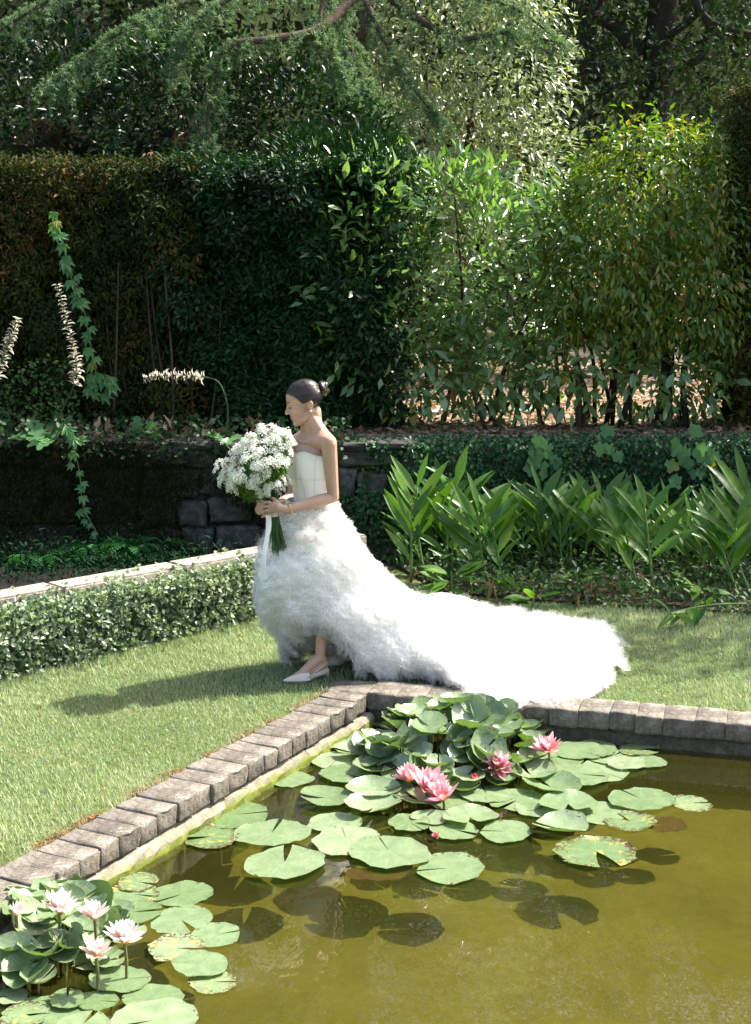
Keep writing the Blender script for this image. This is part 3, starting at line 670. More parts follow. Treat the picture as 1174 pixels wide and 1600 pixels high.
bush('evergreen_bush', 'dark glossy bush rising behind the brown hedge at upper left', 'bush', (-2.0, 14.2, TZ),
     [((-3.2, 14.3, 3.2), (1.2, .7, 1.3)), ((-1.9, 14.2, 3.4), (.9, .7, 1.0)), ((-.9, 14.1, 3.2), (.9, .7, .95)), ((-2.6, 14.2, 2.6), (1.2, .6, 1.0)), ((-.2, 14.0, 2.9), (.6, .5, .8))],
     3900, 7, .09, .10, .036, ML['darkbush'], (0, -.1, 0), 8, core=[((-3.2, 14.6, 2.8), (.7, .4, .8)), ((-1.9, 14.5, 3.0), (.5, .4, .6)), ((-.9, 14.4, 2.8), (.5, .4, .55)), ((-2.2, 14.4, 2.0), (1.6, .4, .8))])
bush('feathery_cypress', 'green feathery conifer spilling over the yew hedge top', 'bush', (-.25, 12.9, TZ),
     [((-.55, 12.8, 3.0), (.42, .4, .42)), ((-.1, 12.75, 2.9), (.4, .35, .55)), ((.2, 12.8, 2.55), (.3, .3, .6))],
     700, 10, .05, .075, .02, ML['darkbush'], (-.1, -.2, .55), 4)
# far wood, dense and dark, that reads as one mass
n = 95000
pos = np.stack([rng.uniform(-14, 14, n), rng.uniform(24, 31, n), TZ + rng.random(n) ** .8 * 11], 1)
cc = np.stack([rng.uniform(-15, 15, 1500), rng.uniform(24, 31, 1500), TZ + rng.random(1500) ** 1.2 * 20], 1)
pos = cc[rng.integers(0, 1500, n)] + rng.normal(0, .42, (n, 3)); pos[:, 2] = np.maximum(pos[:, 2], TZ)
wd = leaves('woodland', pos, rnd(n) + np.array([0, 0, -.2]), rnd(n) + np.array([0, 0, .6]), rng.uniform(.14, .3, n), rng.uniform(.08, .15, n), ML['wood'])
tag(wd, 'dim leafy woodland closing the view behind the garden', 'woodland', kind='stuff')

# ------------------------------------------------------------------ trees behind
def limb(pts, r0, r1, name, mat, parent, org, n=14, k=8):
    q = curve_pts(pts, n) - np.array(org)
    MB().tube(q, list(np.linspace(r0, r1, n)), k).build(name, mat, parent, True); return q
silver_loc = Vector((1.0, 16.3, TZ))
st = bush('silver_leaf_tree', 'tree with pale sunlit leaves above the glossy shrub', 'tree', silver_loc,
     [((.5, 16.2, 4.5), (.9, .8, .8)), ((1.3, 16.1, 4.3), (.75, .7, .8)), ((.7, 15.9, 3.4), (.9, .7, .7)), ((1.5, 15.9, 3.2), (.6, .6, .6)), ((.2, 15.9, 2.6), (.8, .6, .6)), ((-.15, 15.7, 3.7), (.6, .5, .8)), ((1.0, 16.3, 5.4), (1.0, .8, .7))],
     2100, 7, .11, .10, .042, ML['silver'], (0, -.1, -.25), 8, nb=(.38, -.5, .75))
limb([(1.0, 16.3, TZ), (.95, 16.3, 2.4), (1.05, 16.2, 4.0)], .12, .05, 'trunk', M['bark'], st, silver_loc)

ot_loc = Vector((3.35, 19, TZ))
ot = empty('evergreen_oak', ot_loc); tag(ot, 'old dark tree with bare crooked limbs at upper right', 'tree')
limb([(3.45, 19, TZ), (3.4, 19, 2.6), (3.5, 19.0, 4.0), (3.55, 18.9, 5.2), (3.7, 19, 7.5)], .30, .15, 'trunk', M['dark_bark'], ot, ot_loc, 16, 10)
limb([P(880, 190, 19), P(935, 150, 18.8), P(1000, 125, 18.7), P(1090, 95, 18.6), P(1110, 40, 18.5)], .03, .06, 'limb', M['dark_bark'], ot, ot_loc)
limb([P(1010, 125, 18.8), P(1030, 70, 18.8), P(1080, 30, 18.6), P(1130, -30, 18.5)], .06, .04, 'limb', M['dark_bark'], ot, ot_loc)
limb([P(1000, 90, 18.9), P(960, 40, 18.9), P(900, 10, 18.8), P(850, -60, 18.8)], .11, .06, 'limb', M['dark_bark'], ot, ot_loc)
limb([P(925, 130, 18.9), P(915, 60, 18.9), P(930, 0, 18.9), P(950, -60, 18.9)], .13, .10, 'limb', M['dark_bark'], ot, ot_loc)
limb([P(1174, 55, 18.2), P(1130, 45, 18.2), P(1095, 20, 18.2), P(1080, -30, 18.2)], .06, .05, 'limb', M['dark_bark'], ot, ot_loc)
bl = [((2.4, 19, 6.2), (1.3, 1, 1)), ((3.6, 18.7, 6.8), (1.3, 1, .9)), ((5.0, 18.7, 6.0), (1.4, 1, 1.2)), ((2.3, 18.2, 4.0), (.8, .6, 1.0)), ((3.3, 17.9, 4.2), (.7, .4, .5)), ((4.4, 17.9, 4.6), (.8, .4, .6)), ((2.6, 18.4, 2.9), (.9, .6, .7)), ((3.9, 18.2, 3.2), (.9, .6, .7)), ((5.0, 18.4, 3.8), (.8, .6, 1.1)), ((3.0, 18.6, 4.9), (.6, .5, .4))]
pos, d_, nr, va = blob_leaves([(np.array(c) - np.array(ot_loc), r) for c, r in bl], 1900, 7, .16, (0, 0, -.2))
n = len(pos); leaves('crown', pos, d_, nr, rng.uniform(.07, .13, n), rng.uniform(.04, .065, n), ML['oak'], ot, var=va)

# cedar: boughs with hanging sprays of needle tufts
ce_loc = Vector((-.3, 15.6, TZ))
ce = empty('cedar_tree', ce_loc); tag(ce, 'blue-green cedar with drooping needled boughs across the top', 'tree')
limb([(-.3, 15.6, TZ), (-.3, 15.6, 4), (-.2, 15.6, 9)], .28, .18, 'trunk', M['bark'], ce, ce_loc, 12, 10)
tp, td = [], []
def bough(keys, r0, dens, hang, Y, side=.26):
    K = [P(x, y, Y + dy) for x, y, dy in keys]
    limb(K, r0, .008, 'bough', M['bark'], ce, ce_loc, 18, 7)
    Q = curve_pts(K, 60)
    for i in range(dens):
        u = random.random() ** .8 * 59; a = Q[int(u)]; t_ = Q[min(int(u) + 1, 59)] - Q[max(int(u) - 1, 0)]; t_ = t_ / (np.linalg.norm(t_) + 1e-6)
        dr = t_ * random.uniform(.1, .7) + np.array([random.gauss(0, side), random.gauss(0, side), random.uniform(-.15, .25)])
        L = random.uniform(.35, 1) * hang * .85; m_ = max(4, int(L / .035)); p = a.copy()
        for j in range(m_):
            p = p + dr / np.linalg.norm(dr) * (L / m_); dr = dr + np.array([0, 0, -.9 / m_])
            tp.append(p + rng.normal(0, .012, 3)); td.append(dr / np.linalg.norm(dr))
bough([(560, -60, .8), (470, -20, .5), (330, -5, .1), (235, 25, -.1), (150, 75, -.2), (85, 130, -.3)], .05, 190, .5, 13.4)
bough([(585, -40, .8), (540, 10, .6), (490, 50, .3), (420, 62, .1), (355, 75, 0), (330, 150, -.1), (322, 225, -.2)], .065, 140, .45, 13.4)
bough([(430, -40, .2), (330, 15, 0), (290, 60, -.1), (270, 110, -.2)], .03, 100, .4, 13.2)
bough([(560, -50, .8), (640, 20, .3), (720, 60, .1), (790, 50, 0), (880, 68, -.1)], .05, 130, .45, 14.9)
bough([(560, -20, .6), (600, 60, .3), (640, 130, .1), (680, 180, 0)], .04, 120, .45, 14.8)
bough([(620, -60, .6), (720, -15, .3), (800, 10, .1), (870, 60, 0)], .04, 110, .45, 14.9)
bough([(500, -30, .4), (540, 50, .3), (560, 110, .2), (590, 170, .1)], .035, 110, .45, 14.4)
bough([(520, -40, .2), (500, 30, 0), (520, 80, 0), (540, 130, 0)], .03, 90, .4, 13.8)
bough([(180, -60, .2), (120, -20, .1), (60, 10, 0), (-20, 60, 0)], .04, 60, .45, 13.8)
cb = [((-3.0, 19.0, 9.0), (3.0, 1.4, 1.5)), ((0.5, 19.2, 9.6), (3.2, 1.4, 1.5)), ((-1.5, 19.2, 12), (3.4, 1.4, 1.5)), ((-.3, 19.2, 14.5), (2.6, 1.4, 1.6)), ((2.6, 19.4, 10.5), (1.4, 1.2, 2.2)), ((-5, 19.3, 11.5), (2, 1.3, 2.5))]
cpos, cd_, cn_, cva = blob_leaves([(np.array(c) - np.array(ce_loc), r) for c, r in cb], 2600, 6, .22, (0, 0, -.4))
leaves('unseen_crown', cpos, cd_, cn_, rng.uniform(.15, .3, len(cpos)), rng.uniform(.05, .1, len(cpos)), ML['cedar'], ce, var=cva)  # unseen crown added behind the trunk so the pool mirrors leaves, not sky
tp, td = np.array(tp) - np.array(ce_loc), np.array(td)
kN = 13; n = len(tp) * kN
pos = np.repeat(tp, kN, 0); dd = np.repeat(td, kN, 0) * .7 + rnd(n)
leaves('needles', pos, dd, rnd(n), rng.uniform(.028, .05, n), rng.uniform(.0045, .007, n), ML['cedar'], ce, fold=0, droop=0, var=np.repeat(np.clip(rng.normal(.5, .25, len(tp)), 0, 1), kN))

# tree standing right of the picture, whose crown shades the bed
sh_loc = Vector((7.6, 12.6, TZ))
sh = empty('shade_tree', sh_loc); tag(sh, 'broad tree standing just beyond the right edge and shading the bed', 'tree')
limb([(7.6, 12.6, TZ), (7.5, 12.5, 3), (7.0, 12.3, 5)], .2, .09, 'trunk', M['bark'], sh, sh_loc)
pos, d_, nr, va = blob_leaves([(np.array(c) - np.array(sh_loc), r) for c, r in [((6.35, 11.4, 5.1), (1.8, 1.6, 1.0)), ((6.5, 12.1, 5.3), (1.9, 1.8, 1.1)), ((7.9, 12.0, 5.6), (1.8, 1.7, 1.2)), ((6.9, 13.4, 5.6), (1.9, 1.5, 1.1)), ((5.5, 12.6, 5.1), (1.0, 1.2, .7))]], 1350, 8, .2, (0, 0, -.2))
n = len(pos); leaves('crown', pos, d_, nr, rng.uniform(.10, .17, n), rng.uniform(.06, .1, n), ML['oak'], sh, var=va)

# ------------------------------------------------------------------ litter and ground cover
n = 9000
yy = 12.0 + rng.random(n) ** 1.5 * 8
pos = np.stack([rng.uniform(-1.0, 5.0, n), yy, np.full(n, TZ + .012)], 1)
lt = leaves('leaf_litter', pos, rnd(n) * np.array([1, 1, .3]), rnd(n) * .5 + np.array([0, 0, 1]), rng.uniform(.05, .11, n), rng.uniform(.03, .055, n), ML['dry'])
tag(lt, 'dry fallen leaves strewn over the upper ground', 'leaf litter', kind='stuff')
n = 10000
bx = rng.uniform(-.1, 3.6, n); by = rng.uniform(8.9, 11.35, n)
k_ = inside([(v.x, v.y - (.12 if i < 5 else 0)) for i, v in enumerate(bedv)], bx, by); bx, by = bx[k_], by[k_]; n = len(bx)
tall = np.clip(rng.gamma(1.6, .045, n), 0, .28) * (1 + .8 * np.sin(bx * 7) * np.sin(by * 6))
pos = np.stack([bx, by, .005 + np.abs(tall)], 1)
gc = leaves('ground_cover', pos, rnd(n) + np.array([0, -.3, .2]), rnd(n) * .6 + np.array([0, -.4, 1]), rng.uniform(.03, .07, n), rng.uniform(.018, .035, n), ML['cover'])
tag(gc, 'low tangle of weeds covering the soil between the ginger stems', 'ground cover', kind='stuff')

# ------------------------------------------------------------------ ginger plants
gl = [leaf_blade('leaf', ML['ginger'], 1, w, 8, b, f, .42, wv) for w, b, f, wv in ((.235, .08, .10, 0), (.215, .16, .16, .01), (.26, .02, .12, .015), (.22, .22, .2, 0))]
dl = [leaf_blade('dead_leaf', ML['drybig'], 1, w, 7, b, .9, .4, .2) for w, b in ((.10, .8), (.07, .5), (.13, 1.0))]
M['gstem'] = plain('ginger_stem', (0.10, 0.17, 0.04), .5, .4, .25, 9)
def ginger(xb, yb, xt, yt, label, nl=9, Lf=.40, dead=1, spread=1.0, flop=0):
    a = G(xb, yb, .0); b = P(xt, yt, a.y - .02 + random.gauss(0, .06)); H = b - a
    e = empty('ginger_plant', a); tag(e, label, 'ginger plant', 'ginger plants in the shaded bed')
    Q = curve_pts([(0, 0, 0), H * .5 + Vector((random.gauss(0, .015), random.gauss(0, .015), 0)), H], 12)
    MB().tube(Q, list(np.linspace(.013, .006, 12)), 7).build('stem', M['gstem'], e, True)
    ph = random.uniform(-.4, .4)
    for i in range(nl):
        t = .40 + .60 * (i / (nl - 1)); p = Q[min(int(t * 11), 11)]
        s = 1 if i % 2 else -1
        ax = Vector((math.cos(ph) * s, math.sin(ph) * s, 0)) + Vector((random.gauss(0, .15), random.gauss(0, .22), 0))
        up = .95 + .75 * t + random.gauss(0, .15)
        if i == nl - 1: up = 4; 
        d0 = (ax * spread + Vector((0, 0, up))).normalized()
        L = Lf * (.62 + .5 * math.sin(math.pi * min(t * .85 + .1, 1))) * random.uniform(.85, 1.12)
        nrm = Vector((0, -.85, .7)) - ax * .45 + Vector((random.gauss(0, .3), random.gauss(0, .3), 0))
        link('leaf', random.choice(gl), e, p, aim(d0, nrm), (L, L * random.uniform(.75, 1.0), L * random.uniform(.6, 1.9)))
    o2 = Vector((random.choice((-1, 1)) * random.uniform(.06, .13), random.uniform(-.1, .12), 0)); H2 = H * random.uniform(.6, .85) + Vector((random.gauss(0, .04), 0, 0))
    Q2 = curve_pts([o2, o2 + H2 * .5, o2 + H2], 12)
    MB().tube(Q2, list(np.linspace(.011, .005, 12)), 6).build('stem', M['gstem'], e, True)
    for i in range(max(5, nl - 3)):
        t = .35 + .65 * i / (nl - 4) if nl > 4 else .7; p = Q2[min(int(t * 11), 11)]; s = 1 if i % 2 else -1
        ax = Vector((s, random.gauss(0, .3), 0)); d0 = (ax * random.uniform(.6, 1) + Vector((random.gauss(0, .1), 0, 1.0 + .8 * t))).normalized(); L = Lf * random.uniform(.6, .85)
        link('leaf', random.choice(gl), e, p, aim(d0, Vector((0, -.85, .7)) - ax * .45 + Vector((random.gauss(0, .35), random.gauss(0, .35), 0))), (L, L * random.uniform(.75, 1.0), L * random.uniform(.6, 1.8)))
    for i in range(dead):
        p = Q[random.randint(1, 4)]; L = random.uniform(.16, .28)
        link('dead_leaf', random.choice(dl), e, p, aim((random.gauss(0, .4), -.3, -1), (random.gauss(0, 1), -1, .3)), (L, L, L))
gs = [
 (665, 908, 652, 762, 'leftmost ginger plant of the bed with upright lance leaves', 10, .42),
 (692, 905, 700, 800, 'short ginger stem in front of the leftmost pair', 6, .30),
 (735, 890, 712, 762, 'tall ginger plant behind the sunlit one, second from left', 10, .44),
 (762, 912, 748, 800, 'brightest sunlit ginger plant near the white train', 11, .42),
 (748, 905, 735, 838, 'low leafy ginger shoot against the sunlit plant', 7, .30),
 (828, 890, 822, 810, 'narrow ginger shoot left of the middle of the bed', 8, .34),
 (868, 890, 845, 775, 'ginger plant with a long bluish leaf leaning left', 9, .42),
 (892, 893, 890, 790, 'ginger plant in the middle with pale folded leaf', 10, .38),
 (912, 890, 925, 805, 'ginger plant just right of the middle, overlapped by its neighbour', 8, .34),
 (955, 895, 955, 810, 'dark ginger plant with upright blue-green leaf', 8, .38),
 (985, 900, 975, 830, 'short spreading ginger left of the single bare stem', 8, .32),
 (1023, 935, 1008, 795, 'ginger with a long bare stem and fan of leaves on top', 9, .42),
 (1075, 900, 1080, 820, 'ginger plant between the bare stem and the right edge', 9, .36),
 (1105, 905, 1110, 840, 'low ginger plant spreading to the right', 8, .34),
 (1172, 930, 1150, 825, 'nearest ginger plant at the right edge, broad leaves', 10, .44),
 (1185, 900, 1168, 770, 'tallest ginger plant, cut by the right edge', 9, .50),
 (1235, 910, 1230, 800, 'ginger plant just beyond the right edge', 9, .42),
]
gs += [
 (640, 885, 630, 790, 'small ginger shoot just behind the bride skirt', 7, .30),
 (700, 880, 690, 770, 'ginger plant half hidden between the two leftmost', 9, .40),
 (790, 885, 790, 800, 'dim ginger plant behind the sunlit one on its right', 8, .38),
 (850, 880, 868, 790, 'ginger with broad leaf crossing its neighbour in the middle', 8, .40),
 (935, 880, 940, 780, 'upright ginger at the back right of the middle', 9, .40),
 (1000, 882, 990, 795, 'back-row ginger just left of the bare stem', 9, .38),
 (1050, 885, 1045, 800, 'back-row ginger just right of the bare stem', 9, .38),
 (1130, 885, 1128, 795, 'back-row ginger near the right edge against the ivy', 9, .40)]
for g in gs: ginger(*g[:5], g[5], g[6] * .98, dead=random.choice((0, 1, 1, 2)))
# low broad-leaved plants and a fallen stalk at the bed edge
def low_plant(x, y, label, nl, L, r=.5, mats=None):
    a = G(x, y, 0); e = empty('broadleaf_plant', a); tag(e, label, 'plant', 'low plants at the bed edge')
    for i in range(nl):
        th = -math.pi / 2 + random.uniform(-1.9, 1.9); l = L * random.uniform(.7, 1.15)
        h = random.uniform(.05, .16)
        link('leaf', random.choice(mats or gl), e, (math.cos(th) * .03, math.sin(th) * .03, h), aim((math.cos(th), math.sin(th), random.uniform(-.15, .7)), (0, -.3, 1)), (l, l * 1.7, l))
    MB().tube([(0, 0, 0), (.005, 0, .08), (0, 0, .17)], [.009, .008, .005], 6).build('stem', M['gstem'], e)
low_plant(832, 955, 'low plant with three hanging oval leaves over the train', 7, .22)
low_plant(705, 930, 'dark drooping leafy tuft beside the train puff', 12, .22)
low_plant(785, 930, 'small leafy tuft between the two near ginger stems', 7, .18)
low_plant(900, 930, 'small low plant among dry leaves in the middle of the bed', 8, .16)
low_plant(1090, 945, 'leafy sprout right of the fallen stalk', 7, .18)
e = empty('fallen_stalk', G(1075, 968, .02)); tag(e, 'fallen leafy ginger stalk lying on the shaded grass', 'plant')
Q = curve_pts([(.42, .15, .07), (.2, .05, .09), (0, 0, .07), (-.12, -.05, .05)], 10)
MB().tube(Q, .008, 6).build('stem', M['gstem'], e)
for i in range(14):
    p = Q[random.randint(4, 9)]
    link('leaf', random.choice(gl), e, p, aim((random.gauss(-.2, .6), -.5 + random.gauss(0, .3), random.uniform(-.5, .3)), (0, -.6, 1)), (random.uniform(.13, .22),) * 3)
for i, (x, y) in enumerate(((915, 935), (930, 930), (905, 940), (1000, 925), (760, 940), (1105, 900))):
    e = empty('dead_leaf_heap', G(x, y, .02))
    tag(e, ['withered brown leaves hanging in the middle of the bed', 'right half of the withered leaves in mid bed', 'curled dry leaf in front of the withered heap', 'dry strands at the foot of the single bare stem', 'hooked dry leaf under the sunlit ginger', 'dry curled leaf low at the right of the bed'][i], 'dead leaves', 'withered leaves in the bed')
    for q in range(4):
        L = random.uniform(.12, .24)
        link('dead_leaf', random.choice(dl), e, (random.gauss(0, .03), random.gauss(0, .03), random.uniform(.06, .2)), aim((random.gauss(0, .4), -.3, -1), (random.gauss(0, 1), -1, .2)), (L,) * 3)

# ------------------------------------------------------------------ wall-top plants at left
M['dstem'] = plain('dark_stalk', (.03, .05, .015), .6, .3, .3, 9)
M['spike'] = plain('acanthus_floret', (0.62, 0.60, 0.48), .6, .3, .3, 12, transl=.3)
M['spike2'] = plain('acanthus_bract', (0.45, 0.40, 0.32), .6, .3, .35, 12, transl=.25)
fl = [leaf_blade('floret', M['spike'], 1, .75, 4, .5, .3, .55), leaf_blade('floret', M['spike2'], 1, .55, 4, .3, .3, .5)]
ac = []
for s in range(3):                                        # deeply lobed leaf
    rs = random.Random(40 + s); N = 26; vv = []
    for i in range(N):
        t = i / (N - 1); w = .30 * math.sin(math.pi * (.1 + .86 * t)) * (0.5 + .5 * abs(math.sin(t * 15)))
        vv += [(t, -w, -.35 * t * t + .12 * w + rs.gauss(0, .01)), (t, 0, -.35 * t * t), (t, w, -.35 * t * t + .12 * w + rs.gauss(0, .01))]
    ac.append(mesh('acanthus_leaf', vv, [q for i in range(N - 1) for q in ((3 * i, 3 * i + 3, 3 * i + 4, 3 * i + 1), (3 * i + 1, 3 * i + 4, 3 * i + 5, 3 * i + 2))], ML['vine'], True))
def acanthus(keys, s0, label, Y, nleaf=4, fs=.042, yoff=0):
    K = [P(x, y, Y) for x, y in keys]; e = empty('acanthus', K[0]); tag(e, label, 'flower spike', 'acanthus spikes on the wall top')
    Q = curve_pts(K, 60) - np.array(K[0])
    MB().tube(Q, list(np.linspace(.008, .004, 60)), 6).build('stalk', M['dstem'], e)
    k = 0
    for i in range(int(60 * s0), 60):
        t = Vector(Q[min(i + 1, 59)] - Q[max(i - 1, 0)]).normalized(); a = t.orthogonal().normalized(); b = t.cross(a)
        for j in range(3):
            th = k * 2.4; k += 1; r = a * math.cos(th) + b * math.sin(th); taper = 1 - .45 * (i - 60 * s0) / (60 * (1 - s0))
            link('floret', fl[k % 2], e, Q[i] + np.array(r) * .006, aim(r + t * random.uniform(.2, .9) + Vector((random.gauss(0, .2), random.gauss(0, .2), random.gauss(0, .2))), t), (fs * taper * random.uniform(.65, 1.2),) * 3)
    for i in range(nleaf):
        th = random.uniform(0, 6.28); L = random.uniform(.2, .36)
        link('leaf', random.choice(ac), e, (random.gauss(0, .03), random.gauss(0, .03), .01), aim((math.cos(th), math.sin(th) - .4, random.uniform(.2, .9)), (0, -.4, 1)), (L,) * 3)
acanthus([(75, 690), (100, 635), (120, 585), (108, 515), (90, 445)], .42, 'tallest cream flower spike standing beside the hanging creeper', 11.32, 5, .062)
acanthus([(-30, 690), (-12, 620), (5, 560), (18, 525), (28, 498)], .35, 'silvery flower spike at the left edge', 11.32, 4, .06)
acanthus([(352, 690), (356, 640), (345, 602), (325, 590), (285, 587), (245, 587), (226, 592)], .52, 'flower spike bent over and lying level above the wall', 11.35, 3, .058)
# creeper hanging from the hedge: five-fingered leaves
cr_loc = P(128, 600, 11.86)
cr = empty('creeper', cr_loc); tag(cr, 'trailing five-leaved creeper hanging down the brown hedge', 'creeper')
def palm_leaf(seed):
    rs = random.Random(seed); vv, ff = [], []
    for a, l in ((-1.15, .55), (-.55, .85), (0, 1), (.55, .85), (1.15, .55)):
        b = len(vv); d_ = Vector((math.cos(a), math.sin(a), 0)); s_ = Vector((-d_.y, d_.x, 0)); w = .17 * l
        vv += [(0, 0, 0), d_ * l * .55 - s_ * w + Vector((0, 0, .03)), d_ * l + Vector((0, 0, -.15 + rs.gauss(0, .04))), d_ * l * .55 + s_ * w + Vector((0, 0, .03)), d_ * l * .55 - Vector((0, 0, .03))]
        ff += [(b, b + 1, b + 4), (b + 1, b + 2, b + 4), (b + 4, b + 2, b + 3), (b, b + 4, b + 3)]
    return mesh('palmate_leaf', vv, ff, ML['vine'], False)
pl = [palm_leaf(s) for s in range(3)]
for keys, m_, sz in (([(85, 335), (98, 380), (110, 430), (128, 470), (140, 530), (150, 585), (140, 610)], 34, .10), ([(115, 700), (125, 740), (130, 790), (150, 830)], 12, .075), ([(95, 640), (105, 670), (128, 690)], 7, .09), ([(150, 585), (172, 590), (160, 620)], 5, .13)):
    K = [P(x, y, 11.86 if y < 660 else 11.25) for x, y in keys]; Q = curve_pts(K, 24) - np.array(cr_loc)
    MB().tube(Q, .004, 5).build('vine_stem', M['gstem'], cr)
    for q in range(m_):
        p = Q[int((q + .5) / m_ * 24)] + np.array([random.gauss(0, .02), -.02, random.gauss(0, .015)])
        link('leaf', random.choice(pl), cr, p, aim((random.gauss(0, .7), -.4, -.8 + random.gauss(0, .4)), (random.gauss(0, .3), -1, .7)), (sz * random.uniform(.8, 1.25),) * 3)
# tangle of ivy and dry stuff on the wall top
def wall_top(x0, x1, n, mat, L, W, name, label, zz=(.92, 1.12), y=(11.5, 11.8), cat='plants'):
    pos = np.stack([rng.uniform(x0, x1, n), rng.uniform(*y, n), zz[0] + rng.random(n) ** 2 * (zz[1] - zz[0])], 1)
    o = leaves(name, pos, rnd(n) + np.array([0, -.5, -.1]), rnd(n) * .6 + np.array([0, -.6, .8]), rng.uniform(.6, 1.3, n) * L, rng.uniform(.7, 1.2, n) * W, mat)
    tag(o, label, cat, kind='stuff')
wall_top(-4.2, -.2, 3000, ML['yew'], .05, .042, 'wall_ivy', 'dark ivy trailing along the wall top', (.82, 1.10), (11.25, 11.8))
wall_top(-3.4, -2.4, 1400, ML['cover'], .04, .03, 'small_leaved_bush', 'small-leaved bushy growth at the left end of the wall top', (.92, 1.55), (11.6, 12.0), 'bush')
wall_top(-4.2, -.4, 260, ML['dry'], .12, .05, 'wall_litter', 'brown curled leaves caught along the wall top', (.92, 1.02), cat='leaf litter')
for i, (x, y, L, mt) in enumerate(((10, 690, .26, 'd'), (215, 650, .20, 'v'), (232, 655, .18, 'v'), (105, 690, .2, 'v'), (290, 690, .2, 'd'), (375, 690, .16, 'v'), (165, 690, .16, 'd'))):
    o = link('hanging_leaf', dl[2] if mt == 'd' else ac[i % 3], None, P(x, y, 11.45), aim((random.gauss(0, .3), -.3, -1), (random.gauss(0, .4), -1, .4)), (L,) * 3)
    tag(o, ['large rust-brown withered leaf hanging at the far left of the wall', 'yellowing lobed leaf drooping left of the bent spike', 'pale drooping leaf right beside the yellowing one', 'lobed leaf under the tall spike at the wall edge', 'dry brown leaf lying below the bent flower spike', 'green lobed leaf on the wall just left of the bouquet', 'dry leaf on the wall top between the spikes'][i], 'leaf', 'large leaves along the wall top')
hq = curve_pts([G(x, y, TZ) for x, y in ((640, 652), (700, 647), (760, 650), (835, 645))], 14)
ho = MB().tube([Vector((p[0], p[1] + .1 * math.sin(i * 2), TZ + .03)) for i, p in enumerate(hq)], .022, 7).build('garden_hose', plain('hose', (0.16, 0.28, 0.23), .5, .4, .1), None, True)
tag(ho, 'teal garden hose lying on the dry ground beneath the shrubs', 'hose')

# ------------------------------------------------------------------ water lilies
def pad_mat(name, spots):
    m, t, out = nodes(name)
    oi = t.nodes.new('ShaderNodeObjectInfo')
    tc = t.nodes.new('ShaderNodeTexCoord')
    ad = t.nodes.new('ShaderNodeVectorMath'); ad.operation = 'ADD'; t.links.new(tc.outputs['Object'], ad.inputs[0])
    cx = t.nodes.new('ShaderNodeCombineXYZ'); mu = t.nodes.new('ShaderNodeMath'); mu.operation = 'MULTIPLY'; mu.inputs[1].default_value = 37
    t.links.new(oi.outputs['Random'], mu.inputs[0]); t.links.new(mu.outputs[0], cx.inputs[2]); t.links.new(cx.outputs[0], ad.inputs[1])
    def nz(scale, det=4, dist=0.0):
        n = t.nodes.new('ShaderNodeTexNoise'); n.inputs['Scale'].default_value = scale; n.inputs['Detail'].default_value = det; n.inputs['Distortion'].default_value = dist
        t.links.new(ad.outputs[0], n.inputs['Vector']); return n.outputs['Fac']
    c = ramp(t, oi.outputs['Random'], [(0, (0.13, 0.20, 0.085)), (0.5, (0.19, 0.26, 0.135)), (1, (0.25, 0.31, 0.18))])
    c = mixc(t, .6, c, ramp(t, nz(2.5), [(.3, (.7, .75, .65)), (.7, (1.2, 1.15, 1.15))]), 'MULTIPLY')
    # pale veins fanning out from the stalk
    sx = t.nodes.new('ShaderNodeSeparateXYZ'); t.links.new(tc.outputs['Object'], sx.inputs[0])
    at = t.nodes.new('ShaderNodeMath'); at.operation = 'ARCTAN2'; t.links.new(sx.outputs[1], at.inputs[0]); t.links.new(sx.outputs[0], at.inputs[1])
    m2 = t.nodes.new('ShaderNodeMath'); m2.operation = 'MULTIPLY'; m2.inputs[1].default_value = 9; t.links.new(at.outputs[0], m2.inputs[0])
    cs = t.nodes.new('ShaderNodeMath'); cs.operation = 'COSINE'; t.links.new(m2.outputs[0], cs.inputs[0])
    c = mixc(t, ramp(t, cs.outputs[0], [(.965, (0, 0, 0)), (1, (.18, .18, .18))]), c, (.36, .42, .22))
    sp = ramp(t, nz(7, 5, .5), [(.60 if not spots else .50, (0, 0, 0)), (.64 if not spots else .54, (1, 1, 1))])
    ln = t.nodes.new('ShaderNodeVectorMath'); ln.operation = 'LENGTH'; t.links.new(tc.outputs['Object'], ln.inputs[0])
    rim = ramp(t, ln.outputs['Value'], [(.55 if spots else .86, (.0, .0, .0)), (.98, (1, 1, 1))])
    c = mixc(t, .0 if not spots else 1.0, c, c)
    y = ramp(t, nz(3.1, 3, .3), [(.56, (0, 0, 0)), (.68, (.75, .75, .75))]) if spots else None
    if spots: c = mixc(t, y, c, (.42, .36, .09))
    mul = t.nodes.new('ShaderNodeMix'); mul.data_type = 'RGBA'; mul.blend_type = 'MULTIPLY'; mul.inputs[0].default_value = 1
    t.links.new(sp, mul.inputs[6]); t.links.new(rim, mul.inputs[7])
    c = mixc(t, mul.outputs[2], c, (.09, .045, .02))
    p = princ(t, c, .26, .8); bump(t, p, nz(9), .14, .03)
    tr = t.nodes.new('ShaderNodeBsdfTranslucent'); t.links.new(mixc(t, 1, c, (1.0, 1.3, .35), 'MULTIPLY'), tr.inputs[0])
    mx = t.nodes.new('ShaderNodeMixShader'); mx.inputs[0].default_value = .18
    t.links.new(p.outputs[0], mx.inputs[1]); t.links.new(tr.outputs[0], mx.inputs[2]); t.links.new(mx.outputs[0], out.inputs[0]); return m
M['pad'] = pad_mat('lily_pad', False); M['pad_spot'] = pad_mat('lily_pad_worn', True)
M['pad_brown'] = plain('rotten_pad', (.09, .05, .03), .35, .5, .5, 6)
